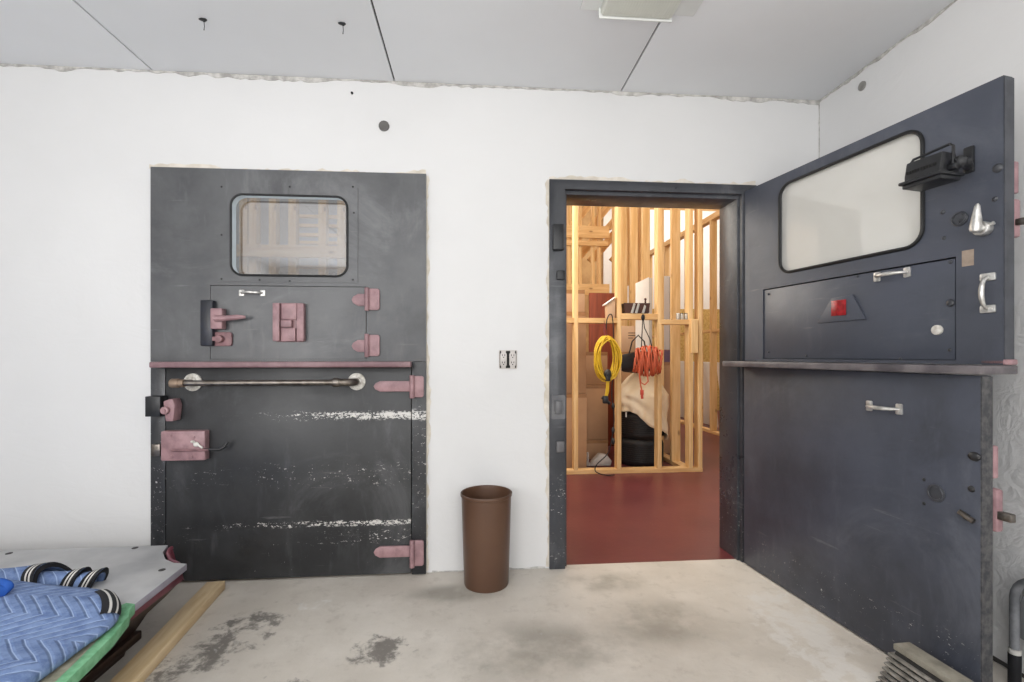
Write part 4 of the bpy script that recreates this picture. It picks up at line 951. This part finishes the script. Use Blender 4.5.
# white slabs
def slab(px0, px1, py_top_l, py_top_r, y, label, zb_=0.002, th=0.10):
    a, b = E(px0, py_top_l, y), E(px1, py_top_r, y); w = b.x-a.x
    t = thing('drywall_sheet', label, 'board', ((a.x+b.x)/2, y, zb_))
    MB().plate([(-w/2, 0), (w/2, 0), (w/2, b.z-zb_), (-w/2, a.z-zb_)], (), 0, th*0.35, 'y', 0.002).build('face_board', M['drywall'], t)
    MB().box(w/2+0.001, w/2+0.035, 0.0, th*0.35, 0, b.z-zb_-0.01, 0.002).build('edge_board', M['drywall_edge'], t)
    return t
slab(636.5, 649, 283, 277, 5.05, 'tall white board with slanted top behind the brown crate')
slab(661.5, 669.5, 276, 276, 5.18, 'narrow white board standing on small boxes between studs right of canvas', z_2+0.003)
a, b = E(663, 350, 4.62), E(670.5, 361.5, 4.62)
# cream canvas over stacked tyres
tx, ty = 1.675, 4.70; TR = 0.222
tz = [0.0, 0.262]
for k, lab in enumerate(('black tyre at the bottom of the stack, on red floor', 'black tyre on top of the stack, under the cream canvas')):
    t = thing('tyre', lab, 'tyre', (tx+0.006*k, ty, tz[k]+0.002), 0, None)
    H = 0.258
    pr = [(TR*0.55, 0.02), (TR*0.62, 0.004), (TR*0.86, 0.0), (TR*0.97, 0.03)]
    m_ = 9
    for i in range(m_):
        z0_ = 0.04+i*(H-0.08)/m_; st = (H-0.08)/m_
        pr += [(TR, z0_+st*0.1), (TR, z0_+st*0.7), (TR-0.007, z0_+st*0.78), (TR-0.007, z0_+st*0.98)]
    pr += [(TR*0.97, H-0.03), (TR*0.86, H), (TR*0.62, H-0.004), (TR*0.55, H-0.02), (TR*0.55, 0.02)]
    MB().lathe(pr, (0, 0, 0), 56).build('tread_body', M['tyre'], t, smooth=50)
    MB().lathe([(TR*0.54, 0.03), (TR*0.54, H-0.03), (TR*0.50, H-0.03), (TR*0.50, 0.03), (TR*0.54, 0.03)], (0, 0, 0), 40).build('rim', M['black_metal'], t)
a = E(626, 412, ty-TR-0.01)
o = MB().plate(rrect(-0.006, 0.006, -0.05, 0, 0.004, 3), (), -0.002, 0.002).build('white_tag', M['bind_white']); o.location = (a.x, ty-TR-0.012, a.z); tag(o, 'small white tag hanging from canvas on upper tyre', 'tag')
# canvas sheet: draped bell over the tyres with an oblique hem
cvz = 0.535
mb = MB(); NA, NV = 72, 22
zpk = E(640, 371, ty).z
def canvas(u, v):
    a = 2*PI*u; ca, sa = math.cos(a), math.sin(a)
    # hem height: low on the right, high at the front-left
    hem = 0.40-0.155*ca-0.02*sa+0.02*math.sin(5*a)
    fold = 0.016*math.sin(13*a+2*math.sin(3*a))
    rad = TR+0.024
    if v < 0.45:
        w = v/0.45; r = rad*(0.03+0.97*w**0.8)*(1-0.06*math.sin(PI*w)); z = zpk-(zpk-0.70)*w**1.8+0.022*math.sin(6*a+7*w)*w; r += 0.016*w*math.sin(9*a+8*w+2*math.sin(2*a))
        r *= 0.78+0.22*w
    else:
        w = (v-0.45)/0.55; r = rad+fold*w+0.006*math.sin(4*a); z = 0.70+(hem-0.70)*w
        r += 0.016*(1-w)*math.sin(9*a+8+2*math.sin(2*a))*1.0+0.009*math.sin(5*a-9*w)*math.sin(PI*w)
    xo = 0.012
    return (r*ca+xo, r*sa, z)
mb.grid(canvas, NA, NV)
bmesh.ops.remove_doubles(mb.bm, verts=mb.bm.verts, dist=0.0005)
o = mb.build('canvas_sheet', M['canvas'], None, smooth=70); o.location = (tx, ty, 0)
tag(o, 'crumpled cream canvas sheet draped over the stacked black tyres', 'canvas sheet')
sol = o.modifiers.new('thickness', 'SOLIDIFY'); sol.thickness = 0.004; sol.offset = 1
# black bag behind the orange cord
a = E(640, 362, 4.52)
t = thing('duffel_bag', 'black nylon bag hanging behind the orange cord coil', 'bag', (a.x+0.0, 4.58, a.z-0.1))
mb = MB(); mb.grid(lambda u, v: ((0.195+0.012*math.sin(6*PI*u))*(1-abs(2*v-1)**3.5)**0.4*math.cos(2*PI*u)*1.0+0.0, 0.055*math.sin(2*PI*u)*(1-abs(2*v-1)**3)**0.5, 0.20*v+0.012*math.sin(3*PI*u)), 36, 14)
mb.build('bag_body', M['bag'], t, smooth=80)
mb = MB(); mb.tube([(-0.09, -0.0, 0.17), (-0.06, -0.01, 0.30), (0.0, -0.01, 0.36), (0.06, -0.01, 0.30), (0.09, 0, 0.17)], 0.007, 8); mb.build('strap', M['bag'], t)
# coils of cord hung from the ledge
def coil(mb, c, rx, rz, turns, r, spread, jit, seed, tilt=0.0):
    rnd = random.Random(seed)
    for k in range(turns):
        ox_, oy_, oz_ = rnd.uniform(-1, 1)*spread, -0.012*(k % 4)-rnd.uniform(0, 0.02), rnd.uniform(-1, 1)*jit
        sx2, sz2 = rx*rnd.uniform(0.62, 1.06), rz*rnd.uniform(0.88, 1.05); ph = rnd.uniform(-0.15, 0.15)
        pts = []
        for i in range(40):
            a = 2*PI*i/40; pinch = 1-0.25*max(0, math.sin(a))**4
            x = sx2*math.cos(a)*pinch; z = sz2*math.sin(a)
            pts.append((c[0]+ox_*pinch+x*math.cos(ph)-z*math.sin(ph), c[1]+oy_+0.01*math.sin(3*a+k), c[2]+oz_+z*math.cos(ph)+x*math.sin(ph)))
        mb.tube(pts, r, 7, True)
    return mb
a = E(606, 358.5, 4.23)
t = thing('extension_cord', 'yellow extension cord coiled and hung on the stud ledge', 'cord', (a.x, 4.23, a.z))
coil(MB(), (0, 0, 0), 0.11, 0.19, 18, 0.0058, 0.02, 0.012, 3).build('coil', M['yellow'], t, smooth=80)
mb = MB()
for k in range(4): mb.tube([(-0.012+0.008*k, -0.05, -0.10), (-0.008+0.006*k, -0.055, -0.2), (-0.012+0.007*k, -0.05, -0.29), (-0.022+0.006*k, -0.05, -0.335)], 0.0058, 7)
mb.build('tail', M['yellow'], t)
mb = MB(); mb.ball((0.0, -0.055, -0.135), 0.035, (1.0, 0.7, 1.2), 14); mb.box(-0.022, 0.022, -0.075, -0.035, -0.20, -0.13, 0.008); mb.build('plug_block', M['black_metal'], t)
mb = MB(); mb.box(-0.045, 0.005, -0.07, -0.03, -0.40, -0.33, 0.012); mb.tube([(-0.05, -0.05, -0.345), (-0.02, -0.05, -0.365), (0.02, -0.05, -0.40)], 0.014, 8); mb.build('plug_head', M['black_metal'], t)
mb = MB(); mb.tube([(-0.01, -0.02, 0.17), (-0.02, -0.005, 0.25), (-0.012, 0.02, 0.345), (-0.002, -0.005, 0.25), (0.01, -0.02, 0.17)], 0.0045, 7); mb.build('hanging_loop', simple('red_string', (120, 40, 44), 0.6), t)
a = E(646.5, 361, 4.25)
t = thing('extension_cord', 'orange extension cord bundled and hung below the wooden ledge', 'cord', (a.x, 4.25, a.z))
mb = MB(); rnd = random.Random(11)
for k in range(26):
    x0_ = -0.115+0.23*(k/25); hh = 0.135*math.sqrt(max(0.1, 1-(x0_/0.16)**2))
    pts = []
    for i in range(28):
        aa = 2*PI*i/28; pts.append((x0_+0.02*math.sin(aa*1+k)+0.03*math.cos(aa)*rnd.uniform(0.6, 1.2)*0.6, -0.035+0.05*math.cos(aa)-0.004*rnd.random(), hh*math.sin(aa)*rnd.uniform(0.97, 1.03)))
    mb.tube(pts, 0.0062, 7, True)
mb.build('coil', M['orange'], t, smooth=80)
mb = MB(); mb.tube([(-0.09, -0.09, 0.02), (-0.10, -0.095, -0.12), (-0.085, -0.09, -0.22), (-0.075, -0.09, -0.27)], 0.0062, 7); mb.tube([(-0.03, -0.09, -0.08), (-0.02, -0.095, -0.18), (-0.05, -0.095, -0.21), (-0.085, -0.09, -0.19), (-0.10, -0.09, -0.10)], 0.0062, 7)
mb.build('tail', M['orange'], t)
mb = MB(); mb.cyl((-0.075, -0.09, -0.30), (-0.075, -0.09, -0.255), 0.016, n=12, bev=0.004); mb.cyl((-0.072, -0.09, -0.335), (-0.075, -0.09, -0.295), 0.012, n=12, bev=0.004); mb.build('plug', simple('red_plug', (196, 72, 52), 0.4), t)
top_z = z2-a.z-0.02
mb = MB(); mb.tube([(-0.06, -0.03, 0.10), (-0.05, -0.02, 0.22), (-0.036, -0.005, top_z), (-0.026, -0.02, 0.3), (0.02, -0.03, 0.20), (0.045, -0.03, 0.11)], 0.0045, 7); mb.ball((-0.036, -0.01, top_z-0.02), 0.018, (1, 0.8, 1.6), 10); mb.build('hanging_string', M['bind_black'], t)
# black cord dropping behind stud
a = E(613, 320, 4.27)
t = thing('power_cord', 'thin black power cord dropping from ledge to the red floor', 'cord', (a.x, 4.285, 0))
mb = MB(); zt2 = z1+0.002
pts = [(-0.06, 0.0, zt2-0.12), (-0.055, -0.01, zt2-0.02), (-0.03, -0.015, zt2+0.03), (-0.005, -0.015, zt2+0.0), (0.005, -0.015, zt2-0.2), (0.0, -0.012, 0.95), (-0.01, -0.012, 0.72), (0.012, -0.012, 0.5), (-0.02, -0.015, 0.28), (-0.06, -0.02, 0.18), (-0.16, -0.05, 0.10), (-0.17, -0.06, 0.04), (-0.08, -0.07, 0.008), (0.0, -0.06, 0.007)]
def spline(pts, n=5):
    out = []; P = [Vector(p) for p in pts]
    for i in range(len(P)-1):
        p0, p1, p2, p3 = P[max(0, i-1)], P[i], P[i+1], P[min(len(P)-1, i+2)]
        for k in range(n):
            s = k/n; out.append(0.5*((2*p1)+(p2-p0)*s+(2*p0-5*p1+4*p2-p3)*s*s+(3*p1-p0-3*p2+p3)*s**3))
    out.append(P[-1]); return out
mb.tube(spline(pts), 0.005, 7); mb.build('cord', M['black_cord'], t)
for zz in (0.62, 0.40, 0.30): MB().ball((0.002, -0.014, zz), 0.018, (0.9, 0.7, 1.8), 10).build('connector', M['black_metal'], t)
# grey tool on the plate
a = E(600, 462, 4.5)
t = thing('bench_clamp', 'grey metal clamp lying at foot of the stacked boxes', 'tool', (a.x+0.06, 4.62, 0.003))
MB().plate([(-0.14, 0.0), (0.07, 0.0), (0.08, 0.05), (0.03, 0.11), (-0.04, 0.12), (-0.1, 0.06)], (), -0.04, 0.04, 'y', 0.012).build('body', M['grey_tool'], t)
MB().tube([(-0.15, 0, 0.03), (-0.15, 0, 0.13)], 0.012, 10).cyl((-0.15, 0, 0.0), (-0.15, 0, 0.03), 0.022, n=14).build('screw_post', M['grey_tool'], t)
# dark wooden caddy on the ledge with brushes
a, b = E(622.5, 303, SY+0.045), E(648.5, 313.5, SY+0.045)
t = thing('wooden_caddy', 'dark brown wooden caddy on the ledge above orange cord', 'caddy', ((a.x+b.x)/2, SY+0.045, z2+0.001))
w = (b.x-a.x)/2; h = a.z-b.z
mb = MB(); mb.plate([(-w+0.015, 0), (w-0.015, 0), (w, h), (-w, h)], (), -0.042, -0.034).plate([(-w+0.015, 0), (w-0.015, 0), (w, h), (-w, h)], (), 0.034, 0.042).box(-w+0.015, w-0.015, -0.034, 0.034, 0, 0.008)
mb.box(w-0.02, w-0.006, -0.036, 0.036, 0.008, h*0.98).box(-w+0.006, -w+0.02, -0.036, 0.036, 0.008, h*0.98); mb.build('tray', M['brown_wood'], t)
MB().cyl((w-0.03, 0, h*0.8), (w-0.03, 0, h+0.035), 0.008, n=10).ball((w-0.03, 0, h+0.04), 0.012, (1, 1, 1), 10).build('post_knob', M['brown_wood'], t)
for k, xx in enumerate((-w*0.42, -w*0.1, w*0.42)):
    o = MB().plate([(-0.012, 0), (0.010, 0), (0.014, 0.09-0.02*(k == 2)), (-0.004, 0.10-0.02*(k == 2))], (), -0.004, 0.004, 'y', 0.001).build('scraper', M['jar']); o.location = ((a.x+b.x)/2+xx, SY-0.008, z2+0.002); o.rotation_euler = (-0.08, 0.25, 0)
    tag(o, ('grey scraper blade leaning on caddy, the left one', 'grey scraper blade leaning on caddy, the middle one', 'short grey scraper blade leaning on caddy at the right')[k], 'scraper', 'scraper blades on the caddy')
# paper carton flap beside stud on the ledge
a, b = E(604, 318, SY+0.045), E(613.5, 299, SY+0.045)
t = thing('open_carton', 'small open paper carton on the ledge above the yellow coil', 'box', ((a.x+b.x)/2+0.005, SY+0.045, z1+0.001))
MB().plate([(-0.03, 0), (0.045, 0), (0.045, 0.19), (-0.035, 0.12)], (), -0.035, 0.035, 'y', 0.003).build('carton', M['card_pale'], t)
MB().plate([(-0.055, 0.115), (0.045, 0.19), (0.045, 0.196), (-0.06, 0.122)], (), -0.05, 0.035, 'y', 0.001).build('flap', M['drywall'], t)
# jars on the short ledge
for k, px in enumerate((678, 682, 686.2)):
    a = E(px, 319.5, SY+0.04); t = thing('paint_tin', ('left of three small tins on the right ledge', 'middle of three small tins on the right ledge', 'right of three small tins on the right ledge')[k], 'tin', (a.x, SY+0.04, z3+0.001), 0, 'small tins on the ledge')
    MB().lathe([(0, 0), (0.016, 0), (0.017, 0.003), (0.017, 0.052), (0.015, 0.055), (0, 0.055)], (0, 0, 0), 20).build('can', M['jar'], t)
    MB().lathe([(0, 0.0552), (0.0155, 0.0552), (0.0155, 0.061), (0, 0.061)], (0, 0, 0), 20).build('lid', M['slat_dark'] if k else M['drywall'], t)

# ================================================================== light
def area(name, loc, target, sx2, sy2, power, col=(1, 1, 1), spread=None):
    l = bpy.data.lights.new(name, 'AREA'); l.shape = 'RECTANGLE'; l.size = sx2; l.size_y = sy2; l.energy = power; l.color = col
    if spread: l.spread = math.radians(spread)
    o = bpy.data.objects.new(name, l); C.objects.link(o); o.location = loc
    o.rotation_euler = (Vector(target)-Vector(loc)).to_track_quat('-Z', 'Y').to_euler(); return o
area('daylight_window_a', (-1.9, BY-0.02, 1.42), (-1.9, 2, 1.0), 1.4, 1.35, 46, (1.0, 0.99, 0.98))
area('rear_fill_b', (0.9, BY-0.02, 1.42), (0.9, 2, 1.0), 1.4, 1.35, 50, (1.0, 0.99, 0.98))  # added light at an invented opening, lifts the right side
area('work_lamp', (-1.9, 0.1, 1.26), (0.0, 2.4, 1.1), 0.4, 0.4, 12, (1.0, 0.98, 0.96))
area('ceiling_fill', (-0.3, -0.7, 1.15), (-0.3, -0.6, 3), 1.6, 1.6, 60, (1.0, 0.99, 0.98))  # added upward light to brighten the ceiling, no lamp known there
area('floor_fill', (-0.35, -0.3, HZ-0.03), (-0.45, 0.2, 0), 1.6, 0.9, 30, (1.0, 0.99, 0.98))  # added downlight for the floor, no fixture known there
area('framed_room_fill', (0.02, 4.3, 2.0), (2.0, 4.4, 1.6), 2.2, 1.8, 72, (1.0, 0.95, 0.86))  # unseen added light for the stud sides and the jamb's gloss
area('framed_room_fill', (0.9, 3.4, 4.2), (1.5, 5.2, 0.4), 1.8, 0.8, 95, (1.0, 0.93, 0.82))  # added overhead fill for the framed room
area('framed_room_fill', (3.9, 7.4, 4.3), (3.4, 8.6, 1.6), 1.6, 1.6, 90, (1.0, 0.97, 0.92))  # added light to whiten the far board
area('framed_room_fill', (0.6, 8.2, 4.3), (0.8, 6.9, 1.4), 2.4, 0.8, 90, (1.0, 0.92, 0.80))  # added fill on the far framing
area('inner_room_fill', (-1.6, 3.6, 3.3), (-1.6, 4.8, 1.6), 1.6, 0.8, 16, (1.0, 0.93, 0.86))  # added fill for the space behind the closed door's window
w = bpy.data.worlds.new('World'); bpy.context.scene.world = w; w.use_nodes = True
w.node_tree.nodes['Background'].inputs[0].default_value = (0.9, 0.95, 1.0, 1); w.node_tree.nodes['Background'].inputs[1].default_value = 1.0

# ================================================================== camera
cam = bpy.data.cameras.new('Camera'); co = bpy.data.objects.new('Camera', cam); C.objects.link(co)
cam.sensor_fit = 'HORIZONTAL'; cam.sensor_width = 36.0; cam.lens = F/1024*36; cam.shift_y = (CY-341.0)/1024; cam.clip_start = 0.02
co.location = (0, 0, CAMZ); co.rotation_euler = (PI/2, 0, -TH)
sc = bpy.context.scene
sc.camera = co
sc.view_settings.view_transform = 'Standard'; sc.view_settings.look = 'None'; sc.view_settings.gamma = 1.0
sc.view_settings.use_curve_mapping = False; sc.view_settings.exposure = -0.27
sc.cycles.use_denoising = True
sc.cycles.max_bounces = 10; sc.cycles.diffuse_bounces = 5; sc.cycles.transparent_max_bounces = 12
